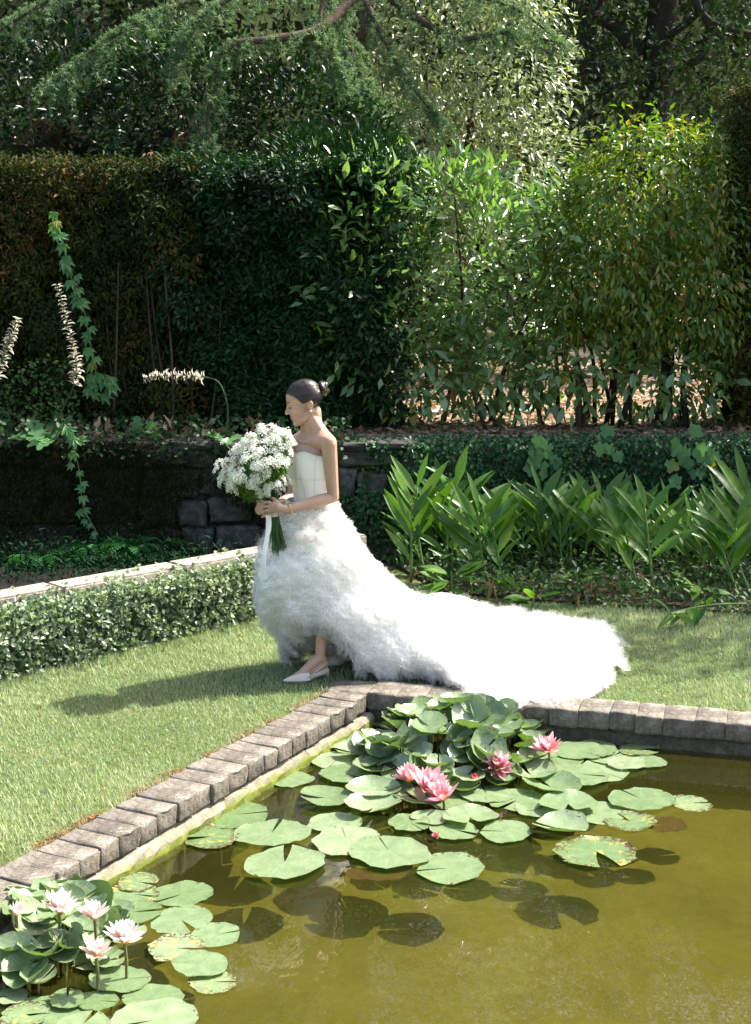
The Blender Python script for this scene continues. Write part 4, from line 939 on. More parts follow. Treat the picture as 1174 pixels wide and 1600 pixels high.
def pad_mesh(seed, mat, cup=0.0, notch=.16, ragged=.012, fold=0.0):
    rs = random.Random(seed); N = 30; rings = (.0, .35, .7, .93, 1.0); vv, ff = [], []
    ph = [rs.uniform(0, 6.28) for _ in range(4)]
    for k, r in enumerate(rings):
        for i in range(N):
            a = notch * (1.15 - .45 * r) + (2 * math.pi - 2 * notch * (1.15 - .45 * r)) * i / (N - 1)
            e = r * (1 + (.06 * math.cos(2 * a + ph[0]) + .025 * math.cos(5 * a + ph[1]) + .015 * math.cos(9 * a + ph[2]) + rs.gauss(0, ragged) if k >= 3 else .0))
            x, y = e * math.cos(a) + (.0), e * math.sin(a)
            z = cup * r ** 2.2 + .015 * r * math.sin(5 * a + ph[1]) + (.03 * math.sin(3 * a + ph[2]) + .02 * math.sin(8 * a + ph[3])) * r * r * (1 if cup else .35) + fold * abs(y) * r
            if k == 4 and not cup: z += rs.uniform(-.005, .03)
            vv.append((x, y, z))
    for k in range(4):
        for i in range(N - 1): ff.append((k * N + i, (k + 1) * N + i, (k + 1) * N + i + 1, k * N + i + 1))
    return mesh('lily_pad', vv, ff, mat, True)
flat = [pad_mesh(s, M['pad'], 0, n_, .02) for s, n_ in ((1, .05), (2, .11), (3, .02), (4, .15), (5, .07), (6, .03), (7, .09), (8, .02))]
worn = [pad_mesh(s, M['pad_spot'], 0, n_, .04) for s, n_ in ((11, .2), (12, .4), (13, .12))]
cupd = [pad_mesh(s, M['pad'], c_, n_, .01, f_) for s, c_, n_, f_ in ((21, .35, .15, .1), (22, .2, .25, .25), (23, .5, .1, 0), (24, .1, .2, .45), (25, .28, .3, -.15))]
rot_ = [pad_mesh(31, M['pad_brown'], 0, .2, .035)]
def petal_mat(name, base, tip):
    m, t, out = nodes(name); tc = t.nodes.new('ShaderNodeTexCoord'); sx = t.nodes.new('ShaderNodeSeparateXYZ'); t.links.new(tc.outputs['Object'], sx.inputs[0])
    c = ramp(t, sx.outputs[0], [(0.05, base), (.95, tip)]); p = princ(t, c, .5, .3)
    tr = t.nodes.new('ShaderNodeBsdfTranslucent'); t.links.new(c, tr.inputs[0]); mx = t.nodes.new('ShaderNodeMixShader'); mx.inputs[0].default_value = .4
    t.links.new(p.outputs[0], mx.inputs[1]); t.links.new(tr.outputs[0], mx.inputs[2]); t.links.new(mx.outputs[0], out.inputs[0]); return m
M['pink'] = petal_mat('pink_petal', (.70, .16, .22), (.86, .52, .55)); M['blush'] = petal_mat('blush_petal', (.80, .45, .42), (.86, .80, .76))
M['deep'] = petal_mat('deep_pink_petal', (.55, .06, .10), (.7, .2, .25))
M['stamen'] = plain('stamen', (.75, .42, .08), .6, .3, .2)
pet = {k: [leaf_blade('petal', M[k], 1, w, 6, -.35, .35, .5) for w in (.44, .36)] for k in ('pink', 'blush', 'deep')}
M['stalk'] = plain('lily_stalk', (.12, .12, .04), .5, .4, .3)
def lily_flower(parent, org, x, y, wpx, kind, h, openness=1.0, tilt=(0, 0)):
    base = G(x, y, WATER + h); s = wpx / F * base.y * .66
    f = link('flower', mesh('flower', *MB_ball(.22), M['stamen'], True), parent, base - org, (tilt[0], tilt[1], random.uniform(0, 6)), s)
    for ring, (cnt, el, L) in enumerate(((9, .12, 1.0), (9, .55, .98), (8, .95, .86), (6, 1.25, .68))):
        for i in range(cnt):
            a = 2 * math.pi * (i + .5 * ring) / cnt + random.gauss(0, .06); e = el + (1 - openness) * .5 + random.gauss(0, .10)
            d_ = Vector((math.cos(a) * math.cos(e), math.sin(a) * math.cos(e), math.sin(e)))
            nrm = Vector((-math.cos(a) * math.sin(e), -math.sin(a) * math.sin(e), math.cos(e)))
            link('petal', random.choice(pet[kind]), f, d_ * .06, aim(d_, nrm), L * random.uniform(.84, 1.08))
    MB().tube([(0, 0, 0), (.004, .004, -h * .5), (.0, 0, -h - .1)], .006, 6).build('flower_stalk', M['stalk'], parent, loc=base - org)
def MB_ball(r):
    m_ = MB().ball((0, 0, .1), (r, r, r * .8), nu=10, nv=6); return m_.v, m_.f
def lily(label, org_px, floats, mound, flowers, kind, nmound, hmax, smed):
    org = G(*org_px, WATER); e = empty('water_lily', org); tag(e, label, 'water lily')
    lvl = 0
    for fp in floats:
        x, y, w = fp[:3]; st = fp[3] if len(fp) > 3 else ''
        zz = WATER + .006 + (lvl % 4) * .0045; lvl += 1
        p = G(x, y, zz); r = w / 2 / ray(x, y).length * (p - Vector((0, 0, CAMZ))).length
        me = random.choice(worn if 's' in st else rot_ if 'b' in st else cupd[:2] + cupd[3:] if 'c' in st else flat)
        rz = random.uniform(0, 6.28)
        for ch, a in (('L', math.pi), ('R', 0), ('U', math.pi / 2), ('D', -math.pi / 2)):
            if ch in st: rz = a + random.gauss(0, .3)
        o = link('lily_pad', me, e, p - org, (random.gauss(0, .015), random.gauss(0, .015), rz), (r, r, r * (.7 if 'c' in st else 1)))
        if 'c' in st: o.location.z += .012
        if 'b' in st: o.location.z = -.006
    stk = MB()
    for i in range(nmound):
        x0, y0, x1, y1 = mound
        a = random.uniform(0, 6.28); q = math.sqrt(random.random())
        x = (x0 + x1) / 2 + (x1 - x0) / 2 * q * math.cos(a); y = (y0 + y1) / 2 + (y1 - y0) / 2 * q * math.sin(a)
        g = G(x, y, WATER); h = hmax * (1 - q ** 1.6) * random.uniform(.6, 1.1) + .02
        r = smed * random.uniform(.75, 1.25)
        tl = random.uniform(.1, .8) * (1 if h > .05 else .35); ta = random.uniform(0, 6.28)
        nrm = Vector((math.cos(ta) * tl, math.sin(ta) * tl - .05, 1))
        d_ = Vector((math.cos(a + random.gauss(0, 1)), math.sin(a + random.gauss(0, 1)), random.uniform(-.2, .4)))
        link('lily_pad', random.choice(cupd), e, g - org + Vector((0, 0, h)), aim(d_, nrm), r)
        stk.tube([(g.x - org.x, g.y - org.y, h), (g.x - org.x + random.gauss(0, .02), g.y - org.y + random.gauss(0, .02), -.2)], .005, 5)
    stk.build('leaf_stalks', M['stalk'], e, kind='stuff')
    for f in flowers: lily_flower(e, org, *f, tilt=(random.gauss(0, .22), random.gauss(0, .22)))
    return e
F1 = [(368, 1273, 113, 'R'), (330, 1307, 92, 's'), (425, 1301, 115, 'U'), (445, 1347, 126, 'U'), (452, 1217, 73), (524, 1285, 84), (542, 1313, 108, 'U'), (608, 1330, 126, 'U'), (590, 1352, 105, 'b'), (703, 1356, 110, 'L'),
      (527, 1187, 76), (542, 1209, 84), (508, 1250, 82, 'c'), (585, 1243, 84, 'c'), (583, 1266, 88, 'c'), (640, 1285, 70), (672, 1283, 60, 'c'), (735, 1281, 86, 'c'), (790, 1299, 82, 'L'), (888, 1260, 88, 'c'), (935, 1270, 90), (876, 1299, 86, 'cL'),
      (932, 1330, 124, 's'), (1002, 1248, 100, ''), (1078, 1255, 66, 's'), (985, 1283, 80, 's'), (1040, 1281, 66, 'b'), (905, 1172, 88, ''), (955, 1182, 86), (1000, 1170, 68, 's'), (1016, 1190, 50), (905, 1210, 96), (940, 1205, 90), (862, 1234, 90, 'c'), (808, 1250, 92), (980, 1192, 60),
      (830, 1215, 86, 'c'), (870, 1185, 88), (930, 1168, 70), (540, 1150, 60, ''), (570, 1160, 70), (560, 1180, 70, 'c'), (590, 1205, 80, 'c'), (620, 1230, 80), (700, 1250, 70), (655, 1255, 80, 'c'), (760, 1240, 84), (520, 1160, 50), (612, 1130, 60), (845, 1262, 80), (710, 1296, 80)]
lily('large water lily with pink flowers and a mound of raised leaves by the pool corner', (700, 1210), F1, (562, 1122, 850, 1240), [
    (640, 1220, 46, 'pink', .07, .8), (666, 1234, 62, 'pink', .06, 1), (693, 1250, 54, 'pink', .05, 1), (778, 1200, 46, 'pink', .08, 1), (858, 1175, 46, 'pink', .08, .85), (742, 1219, 18, 'deep', .05, .1), (683, 1310, 16, 'deep', .01, .1)], 'pink', 100, .235, .082)
F2 = [(285, 1397, 96), (208, 1397, 84, 's'), (216, 1378, 66, 's'), (207, 1425, 88), (284, 1437, 100, ''), (338, 1460, 82), (276, 1481, 92, 's'), (313, 1505, 88, 'L'), (332, 1534, 76, 's'), (240, 1559, 92, 'L'), (187, 1530, 94), (240, 1594, 136), (75, 1583, 112), (152, 1563, 66), (18, 1556, 52), (105, 1560, 60), (190, 1455, 76), (40, 1585, 80, 's'), (150, 1500, 70), (130, 1600, 80), (20, 1612, 90), (300, 1640, 120)]
lily('near water lily with blush white flowers in the lower left corner', (110, 1490), F2, (-90, 1395, 190, 1560), [
    (25, 1430, 32, 'blush', .20, .5), (92, 1424, 56, 'blush', .20, .9), (148, 1436, 52, 'blush', .18, .9), (150, 1491, 46, 'blush', .15, .7), (195, 1472, 60, 'blush', .15, .9)], 'blush', 58, .14, .075)

# ------------------------------------------------------------------ the bride
def tulle_mat(name, alpha, col=(.86, .86, .85), transl=.4):
    m, t, out = nodes(name)
    d_ = t.nodes.new('ShaderNodeBsdfDiffuse'); d_.inputs[0].default_value = (*col, 1)
    tr = t.nodes.new('ShaderNodeBsdfTranslucent'); tr.inputs[0].default_value = (*col, 1)
    mx = t.nodes.new('ShaderNodeMixShader'); mx.inputs[0].default_value = transl
    t.links.new(d_.outputs[0], mx.inputs[1]); t.links.new(tr.outputs[0], mx.inputs[2]); sh_ = mx.outputs[0]
    if alpha < 1:
        tp_ = t.nodes.new('ShaderNodeBsdfTransparent'); m3 = t.nodes.new('ShaderNodeMixShader'); m3.inputs[0].default_value = alpha
        t.links.new(tp_.outputs[0], m3.inputs[1]); t.links.new(sh_, m3.inputs[2]); sh_ = m3.outputs[0]
    t.links.new(sh_, out.inputs[0]); return m

def tulle_body():
    m, t, out = nodes('tulle'); p = princ(t, (.86, .845, .81), .9, .0)
    p.inputs['Subsurface Weight'].default_value = 1.0; p.inputs['Subsurface Radius'].default_value = (.12, .12, .12); p.inputs['Subsurface Scale'].default_value = 1.0
    t.links.new(p.outputs[0], out.inputs[0]); return m
M['tulle'] = tulle_body(); M['ruffle'] = tulle_mat('tulle_ruffle', .20, (.90, .885, .86), .6); M['lining'] = tulle_mat('skirt_lining', .85, (.9, .9, .885), .5); M['frill'] = tulle_mat('tulle_frill', .13, (.90, .885, .86), .6)
M['sheer'] = tulle_mat('sheer_silk', .92, (.93, .93, .945), .4); M['satin'] = plain('white_satin', (.80, .79, .76), .35, .5, .04, 20, transl=.25)
def skin_mat():
    m, t, out = nodes('skin')
    c = ramp(t, noise(t, 14, 4), [(.3, (.43, .26, .18)), (.7, (.50, .315, .23))])
    p = princ(t, c, .42, .4); p.inputs['Subsurface Weight'].default_value = .25; p.inputs['Subsurface Radius'].default_value = (.012, .005, .003); p.inputs['Subsurface Scale'].default_value = 1.0
    t.links.new(p.outputs[0], out.inputs[0]); return m
M['skin'] = skin_mat()
BASE = Vector((P(490, 1045, 8.15).x, 8.15, 0))
pr = empty('person', BASE)
tag(pr, 'woman in a strapless white tulle gown with long train walking by the pool', 'person')
def at(x, y, Y): return P(x, y, Y) - BASE
YB = 8.15
ca = R(36); FW = Vector((-math.cos(ca), -math.sin(ca), 0)); LT = Vector((-FW.y, FW.x, 0)) * 1; UPV = Vector((0, 0, 1))
LT = UPV.cross(FW)
TM = Matrix((FW, LT, UPV)).transposed()
body = MB()
def cap(pts, rad, n=12):
    q = [Vector(p) for p in pts]; body.tube(q, rad, n)
    for p, r in zip(q, rad): body.ball(p, r, nu=12, nv=8)
chest = at(487, 722, YB); waist = at(487, 776, YB)
body.ball(chest, (.092, .138, .125), TM, 20, 14)
body.ball(at(487, 757, YB), (.082, .112, .10), TM, 20, 14)
body.ball(waist, (.082, .108, .13), TM, 20, 14)
body.ball(at(486, 815, YB), (.080, .105, .13), TM, 20, 14)
for s in (-1, 1): body.ball(chest + FW * .06 + LT * .062 * s + UPV * -.01, (.048, .052, .050), TM, 14, 10)
SL, SR = at(514, 691, 8.01), at(462, 691, 8.28)
h0 = lambda x, y, z: at(474.5, 628, 8.13) + Vector((-x * .96 + .27 * z, 0, x * -.27 + z * .96))
neckb = at(489, 682, 8.15); Hc = at(474.5, 628, 8.13)
cap([SL, (SL + SR) / 2 + UPV * .012 + FW * -.01, SR], [.044, .06, .044])
for S_ in (SL, SR): cap([h0(-.045, 0, -.075), neckb.lerp(S_, .45) + UPV * .028 - FW * .015, S_ + UPV * .006], [.040, .040, .038])
cap([SL + UPV * .0, neckb + UPV * .03 - FW * .02], [.040, .045]); cap([SR, neckb + UPV * .03 - FW * .02], [.040, .045])
for S_ in (SL, SR): cap([(SL + SR) / 2 + FW * .046 + UPV * .0, (SL + SR) / 2 * .5 + S_ * .5 + FW * .036 + UPV * .018, S_ + FW * .005 + UPV * .022], [.010, .010, .012], 8)
yaw, pit = R(8), R(16)
hf_ = Vector((-math.cos(yaw) * math.cos(pit), -math.sin(yaw) * math.cos(pit), -math.sin(pit))); hl = UPV.cross(hf_).normalized(); hu = hf_.cross(hl)
HM = Matrix((hf_, hl, hu)).transposed()
h = lambda x, y, z: Hc + HM @ Vector((x, y, z))
cap([neckb - UPV * .02 - FW * .005, h(-.035, 0, -.07)], [.056, .047]); cap([neckb + UPV * .03, h(-.01, 0, -.055)], [.05, .045])
def hb(c, r, nu=16, nv=12): body.ball(h(*c), r, HM, nu, nv)
hb((-.012, 0, .035), (.094, .072, .084), 24, 16); hb((.036, 0, -.022), (.056, .057, .085), 20, 14); hb((.038, 0, .038), (.052, .058, .05))
hb((.045, .030, -.035), (.036, .03, .036)); hb((.045, -.030, -.035), (.036, .03, .036))
cap([h(-.02, .05, -.055), h(.03, .038, -.09), h(.068, .010, -.106)], [.018, .018, .016]); cap([h(-.02, -.05, -.055), h(.03, -.038, -.09), h(.068, -.010, -.106)], [.018, .018, .016])
hb((.073, 0, -.104), (.018, .02, .018)); hb((.035, 0, -.085), (.04, .04, .03))
cap([h(.086, 0, .012), h(.098, 0, -.015), h(.110, 0, -.034)], [.007, .0085, .0095]); hb((.098, .010, -.037), (.009, .007, .006)); hb((.098, -.010, -.037), (.009, .007, .006))
hb((.0845, 0, -.064), (.012, .019, .007)); hb((.083, 0, -.076), (.012, .016, .008)); hb((.079, 0, -.052), (.015, .018, .013)); hb((.074, 0, -.089), (.014, .016, .010)); hb((.080, 0, .022), (.014, .034, .010))
for s in (-1, 1):
    hb((.070, .030 * s, .000), (.015, .016, .010)); hb((-.026, .070 * s, -.018), (.017, .009, .028)); hb((-.031, .077 * s, -.012), (.014, .007, .021))
# arms, hands, legs
EL, WL = at(521, 777, 8.06), at(449, 796, 7.935)
cap([SL + Vector((0, 0, -.005)), SL.lerp(EL, .35), SL.lerp(EL, .75), EL], [.045, .041, .036, .033])
cap([EL, EL.lerp(WL, .3), EL.lerp(WL, .7), WL], [.033, .036, .030, .0235])
ER, WR = at(458, 774, 8.34), at(420, 800, 8.10)
cap([SR, SR.lerp(ER, .4), ER], [.044, .040, .033]); cap([ER, ER.lerp(WR, .3), WR], [.033, .035, .024])
def fingers(roots, chains, rad):
    for r0, ch in zip(roots, chains):
        pts = [r0] + ch; cap(pts, list(np.linspace(rad, rad * .72, len(pts))), 8)
PLm = at(434, 793, 7.925)
cap([WL, PLm], [.023, .026]); body.ball(at(428, 793, 7.925), (.030, .016, .034), None, 14, 10)
lroots = [at(421, 784 + 6.6 * i, 7.925 - .004 * (i in (1, 2))) for i in range(4)]
lch = []
for i, r0 in enumerate(lroots):
    l = (.92, 1.05, 1.0, .8)[i]
    lch.append([r0 + Vector((-.030 * l, .002, -.003 - .002 * i)), r0 + Vector((-.050 * l, .020, -.008 - .003 * i)), r0 + Vector((-.052 * l, .040, -.012 - .003 * i))])
fingers(lroots, lch, .0092)
cap([at(436, 786, 7.93), at(427, 779, 7.94), at(418, 777, 7.965)], [.012, .0105, .0085], 8)
cap([WR, at(410, 797, 8.03)], [.024, .028]); body.ball(at(407, 796, 8.0), (.030, .028, .032), None, 14, 10)
rroots = [at(402 + 1.0 * i, 783 + 6.2 * i, 7.985) for i in range(4)]
rch = [[r0 + Vector((.004, -.028, .006)), r0 + Vector((.020, -.045, .010)), r0 + Vector((.038, -.048, .010))] for r0 in rroots]
fingers(rroots, rch, .009)
cap([at(405, 786, 8.0), at(405, 778, 7.98), at(412, 773, 7.97)], [.012, .0105, .0085], 8)
AN1, AN2 = at(501, 1024, 7.99), at(549, 1024, 8.30)
cap([at(488, 815, 8.07), at(496, 905, 8.03), at(503, 955, 8.02), at(503, 992, 8.0), AN1], [.062, .050, .050, .036, .029])
cap([at(490, 815, 8.22), at(522, 910, 8.27), at(538, 960, 8.3), at(546, 1000, 8.31), AN2], [.062, .050, .048, .035, .029])
def foot(an, dirx, diry, heel):
    d_ = Vector((dirx, diry, 0)).normalized(); gz = -BASE.z
    b = Vector((an.x, an.y, 0))
    cap([an + UPV * -.01, b + d_ * .05 + UPV * (.075 + heel * .3), b + d_ * .11 + UPV * .036, b + d_ * .165 + UPV * .022], [.029, .030, .026, .014])
    cap([an, b - d_ * .025 + UPV * (heel + .04)], [.028, .025]); cap([b - d_ * .02 + UPV * (heel + .035), b + d_ * .10 + UPV * .03], [.024, .024])
    return b, d_
f1 = foot(AN1, -.93, -.36, .04); f2 = foot(AN2, -.95, -.25, .05)
bm_ = mesh('body_raw', body.v, body.f, M['skin'])
tmp = bpy.data.objects.new('body_raw', bm_); COL.objects.link(tmp)
rm = tmp.modifiers.new('r', 'REMESH'); rm.mode = 'VOXEL'; rm.voxel_size = .0042; rm.adaptivity = 0
sm = tmp.modifiers.new('s', 'SMOOTH'); sm.factor = .5; sm.iterations = 4
bpy.context.view_layer.update()
dg = bpy.context.evaluated_depsgraph_get()
bme = bpy.data.meshes.new_from_object(tmp.evaluated_get(dg)); bme.name = 'body'
bpy.data.objects.remove(tmp); bpy.data.meshes.remove(bm_)
bme.polygons.foreach_set('use_smooth', [True] * len(bme.polygons))
if not bme.materials: bme.materials.append(M['skin'])
link('body', bme, pr)
# face details
M['lash'] = plain('lash', (.02, .014, .01), .5, .3, .1); M['brow'] = plain('brow', (.05, .03, .02), .7, .2, .2); M['lip'] = plain('lip', (.42, .12, .11), .35, .5, .1)
for s in (-1, 1):
    MB().tube([h(.090, .022 * s, -.004), h(.086, .032 * s, -.009), h(.076, .042 * s, -.008)], [.0018, .0028, .0015], 6).build('eyelashes', M['lash'], pr)
    MB().tube([h(.095, .014 * s, .020), h(.090, .028 * s, .026), h(.076, .043 * s, .022)], [.0022, .0028, .0012], 6).build('eyebrow', M['brow'], pr)
lp = MB().ball(h(.0870, 0, -.0650), (.0105, .018, .0045), HM, 12, 8).ball(h(.0855, 0, -.0755), (.0105, .015, .0055), HM, 12, 8)
lp.build('lips', M['lip'], pr, True)
# hair drawn back into a knot
def hair_mat():
    m, t, out = nodes('hair'); tc = t.nodes.new('ShaderNodeTexCoord'); w = t.nodes.new('ShaderNodeTexWave'); w.inputs['Scale'].default_value = 60; w.inputs['Distortion'].default_value = 1.5
    mp = t.nodes.new('ShaderNodeMapping'); mp.inputs['Scale'].default_value = (6, 160, 160); mp.inputs['Rotation'].default_value = (0, R(-14), 0); t.links.new(tc.outputs['Object'], mp.inputs[0]); w = t.nodes.new('ShaderNodeTexNoise'); w.inputs['Scale'].default_value = 1.0; t.links.new(mp.outputs[0], w.inputs['Vector'])
    c = ramp(t, w.outputs['Fac'], [(.3, (.008, .005, .004)), (.7, (.032, .017, .013))]); p = princ(t, c, .27, .7); bump(t, p, w.outputs['Fac'], .3, .002)
    t.links.new(p.outputs[0], out.inputs[0]); return m
M['hair'] = hair_mat()
hx = [-.13, -.085, -.055, -.030, -.005, .018, .035, .055, .075, .12]; hz_ = [-.05, -.068, -.060, .008, .020, .002, .034, .058, .072, .082]
nu, nv = 200, 140; vv, keep_ = [], []
for j in range(nv + 1):
    ph = math.pi * j / nv
    for i in range(nu):
        th = 2 * math.pi * i / nu
        v = Vector((.1025 * math.sin(ph) * math.cos(th) - .014, .0805 * math.sin(ph) * math.sin(th), .0925 * math.cos(ph) + .034))
        if v.x > .0: v.x = v.x * (1 + .0 * v.x)
        vv.append(v)
lim = lambda v: v.z > np.interp(v.x, hx, hz_)
ff = [(j * nu + i, (j + 1) * nu + i, (j + 1) * nu + (i + 1) % nu, j * nu + (i + 1) % nu) for j in range(nv) for i in range(nu)]
ff = [f for f in ff if all(lim(vv[i]) for i in f)]
hm = mesh('hair', [h(*v) for v in vv], ff, M['hair'], True)
bmx = bmesh.new(); bmx.from_mesh(hm); bmesh.ops.delete(bmx, geom=[v for v in bmx.verts if not v.link_faces], context='VERTS'); bmesh.ops.remove_doubles(bmx, verts=bmx.verts[:], dist=1e-5); bmx.to_mesh(hm); bmx.free()
ho_ = link('hair', hm, pr); so_ = ho_.modifiers.new('t', 'SOLIDIFY'); so_.thickness = .009; so_.offset = -1
st_ = MB(); ea_, eb_, ec_ = .1035, .0815, .0935; bun_l = Vector((-.115, 0, .04))
for sgn in (-1, 1):
    for q in range(95):
        x = .086 - .150 * (q / 94) + random.gauss(0, .001); zz = float(np.interp(x, hx, hz_)) + random.uniform(-.004, .004)
        r2 = 1 - ((x + .014) / ea_) ** 2 - ((zz - .034) / ec_) ** 2
        if r2 <= 0: continue
        a0 = Vector((x, sgn * eb_ * math.sqrt(r2), zz)); pts = []
        for t in np.linspace(0, 1, 11):
            v = a0.lerp(bun_l + Vector((0, sgn * .012, random.gauss(0, .002))), t); w_ = Vector(((v.x + .014) / ea_, v.y / eb_, (v.z - .034) / ec_)); w_ = w_.normalized() * (1 + .004 * math.sin(t * 9 + q))
            pts.append(h(w_.x * ea_ - .014, w_.y * eb_, w_.z * ec_ + .034))
        st_.tube(pts, list(np.interp(np.linspace(0, 1, 11), [0, .15, 1], [.0006, .0017, .0024])), 5, False)
st_.build('hair_strands', M['hair'], ho_, True, kind='stuff')
bn = MB(); bc = Vector((-.122, 0, .040))
bn.ball(h(*bc), (.030, .038, .038), HM, 14, 10)
for q in range(3):
    pts = []
    for i in range(25):
        a = 2 * math.pi * i / 24 + q * 2; r = .033 - .006 * q
        pts.append(h(bc.x - .004 - .008 * q + .006 * math.sin(2 * a + q), bc.y + r * math.cos(a), bc.z + r * math.sin(a)))
    bn.tube(pts, .0125, 8, False)
bn.build('bun', M['hair'], ho_, True)
M['pearl'] = plain('pearl', (.85, .80, .70), .15, .7, .03); M['gold'] = plain('gold', (.75, .50, .18), .25, .8, .05)
ea = MB().ball(h(-.020, .083, -.050), .0062, nu=10, nv=8); ea.build('earring', M['pearl'], pr, True)
br = MB(); wd_ = (WL - EL).normalized(); wc = WL - wd_ * .012; o1 = wd_.orthogonal().normalized(); o2 = wd_.cross(o1)
br.tube([wc + (o1 * math.cos(a) + o2 * math.sin(a)) * .0275 for a in np.linspace(0, 2 * math.pi, 21)], .0028, 6, False); br.build('bracelet', M['gold'], pr, True)
rg = MB(); rc = lroots[2] + Vector((-.012, 0, -.002)); rg.tube([rc + Vector((0, math.cos(a) * .0105, math.sin(a) * .0105)) for a in np.linspace(0, 2 * math.pi, 17)], .002, 6, False); rg.ball(rc + Vector((0, -.012, .004)), .004, nu=8, nv=6); rg.build('ring', M['gold'], pr, True)
# shoes
M['shoe'] = plain('lace_shoe', (.60, .53, .46), .5, .4, .1, 60)
for (b, d_), heel in ((f1, .04), (f2, .05)):
    s_ = MB(); sd_ = Vector((-d_.y, d_.x, 0))
    sec = [(.075, .040, .048), (.10, .042, .052), (.125, .039, .046), (.15, .032, .036), (.175, .022, .026), (.20, .012, .016), (.222, .003, .008)]
    V_, n_ = [], 10
    for (t_, w, hh) in sec:
        for i in range(n_):
            a = math.pi * i / (n_ - 1); V_.append(b + d_ * t_ + sd_ * w * math.cos(a) + UPV * (.004 + hh * math.sin(a) ** .8))
    s_.add(V_, [(i * n_ + q, i * n_ + q + 1, (i + 1) * n_ + q + 1, (i + 1) * n_ + q) for i in range(len(sec) - 1) for q in range(n_ - 1)])
    s_.tube([b + d_ * .22 + UPV * .006, b + d_ * .10 + UPV * .004, b + d_ * .04 + UPV * (heel * .55), b - d_ * .045 + UPV * (heel + .004)], [.006, .028, .020, .022], 8)
    s_.tube([b - d_ * .04 + UPV * (heel + .005), b - d_ * .045 + UPV * .0], [.012, .006], 8)
    s_.tube([b + d_ * .09 + sd_ * .041 + UPV * .02, b + sd_ * .034 + UPV * (.055 + heel * .5), b - d_ * .055 + UPV * (.065 + heel), b - sd_ * .034 + UPV * (.055 + heel * .5), b + d_ * .09 - sd_ * .041 + UPV * .02], .0035, 6)
    s_.build('shoe', M['shoe'], pr, True)
# bodice: sheer boned corset
bo = []; lev = [(790, .094, .120), (776, .092, .118), (760, .098, .122), (745, .102, .130), (730, .108, .140), (718, .108, .144), (707, .102, .144)]
nB = 48; Vb = []
for k, (py, rf, rl) in enumerate(lev):
    c_ = at(487, py, YB)
    for i in range(nB):
        a = 2 * math.pi * i / nB; bu = (0, 0, .004, .022, .040, .036, .018)[k] * math.exp(-((abs(math.remainder(a, 2 * math.pi)) - .52) / .36) ** 2)
        dz = 0
        if k == 6: dz = .020 * math.exp(-((abs(math.remainder(a, 2 * math.pi)) - .55) / .35) ** 2) - .020 * (1 - math.cos(a)) / 2
        Vb.append(c_ + FW * ((rf + bu) * math.cos(a)) + LT * (rl * math.sin(a)) + UPV * dz)
Fb = [(k * nB + i, k * nB + (i + 1) % nB, (k + 1) * nB + (i + 1) % nB, (k + 1) * nB + i) for k in range(6) for i in range(nB)]
bod = link('bodice', mesh('bodice', Vb, Fb, M['tulle'], True), pr)
for i in (0, 4, 8, 13, 40, 44, 35):
    MB().tube([Vector(Vb[k * nB + i]) * 1.0 + (FW * math.cos(2 * math.pi * i / nB) + LT * math.sin(2 * math.pi * i / nB)) * .001 for k in range(7)], .0022, 5).build('boning', M['satin'], bod)
ub = MB(); ub.tube([Vector(Vb[3 * nB + i % nB]) * 1.0 + (FW * math.cos(2 * math.pi * i / nB) + LT * math.sin(2 * math.pi * i / nB)) * .001 for i in range(nB + 1)], .0022, 5, False); ub.build('underbust_seam', M['satin'], bod)
MB().tube([Vector(Vb[6 * nB + i % nB]) for i in range(nB + 1)], .0028, 5, False).build('neckline_binding', M['satin'], bod)
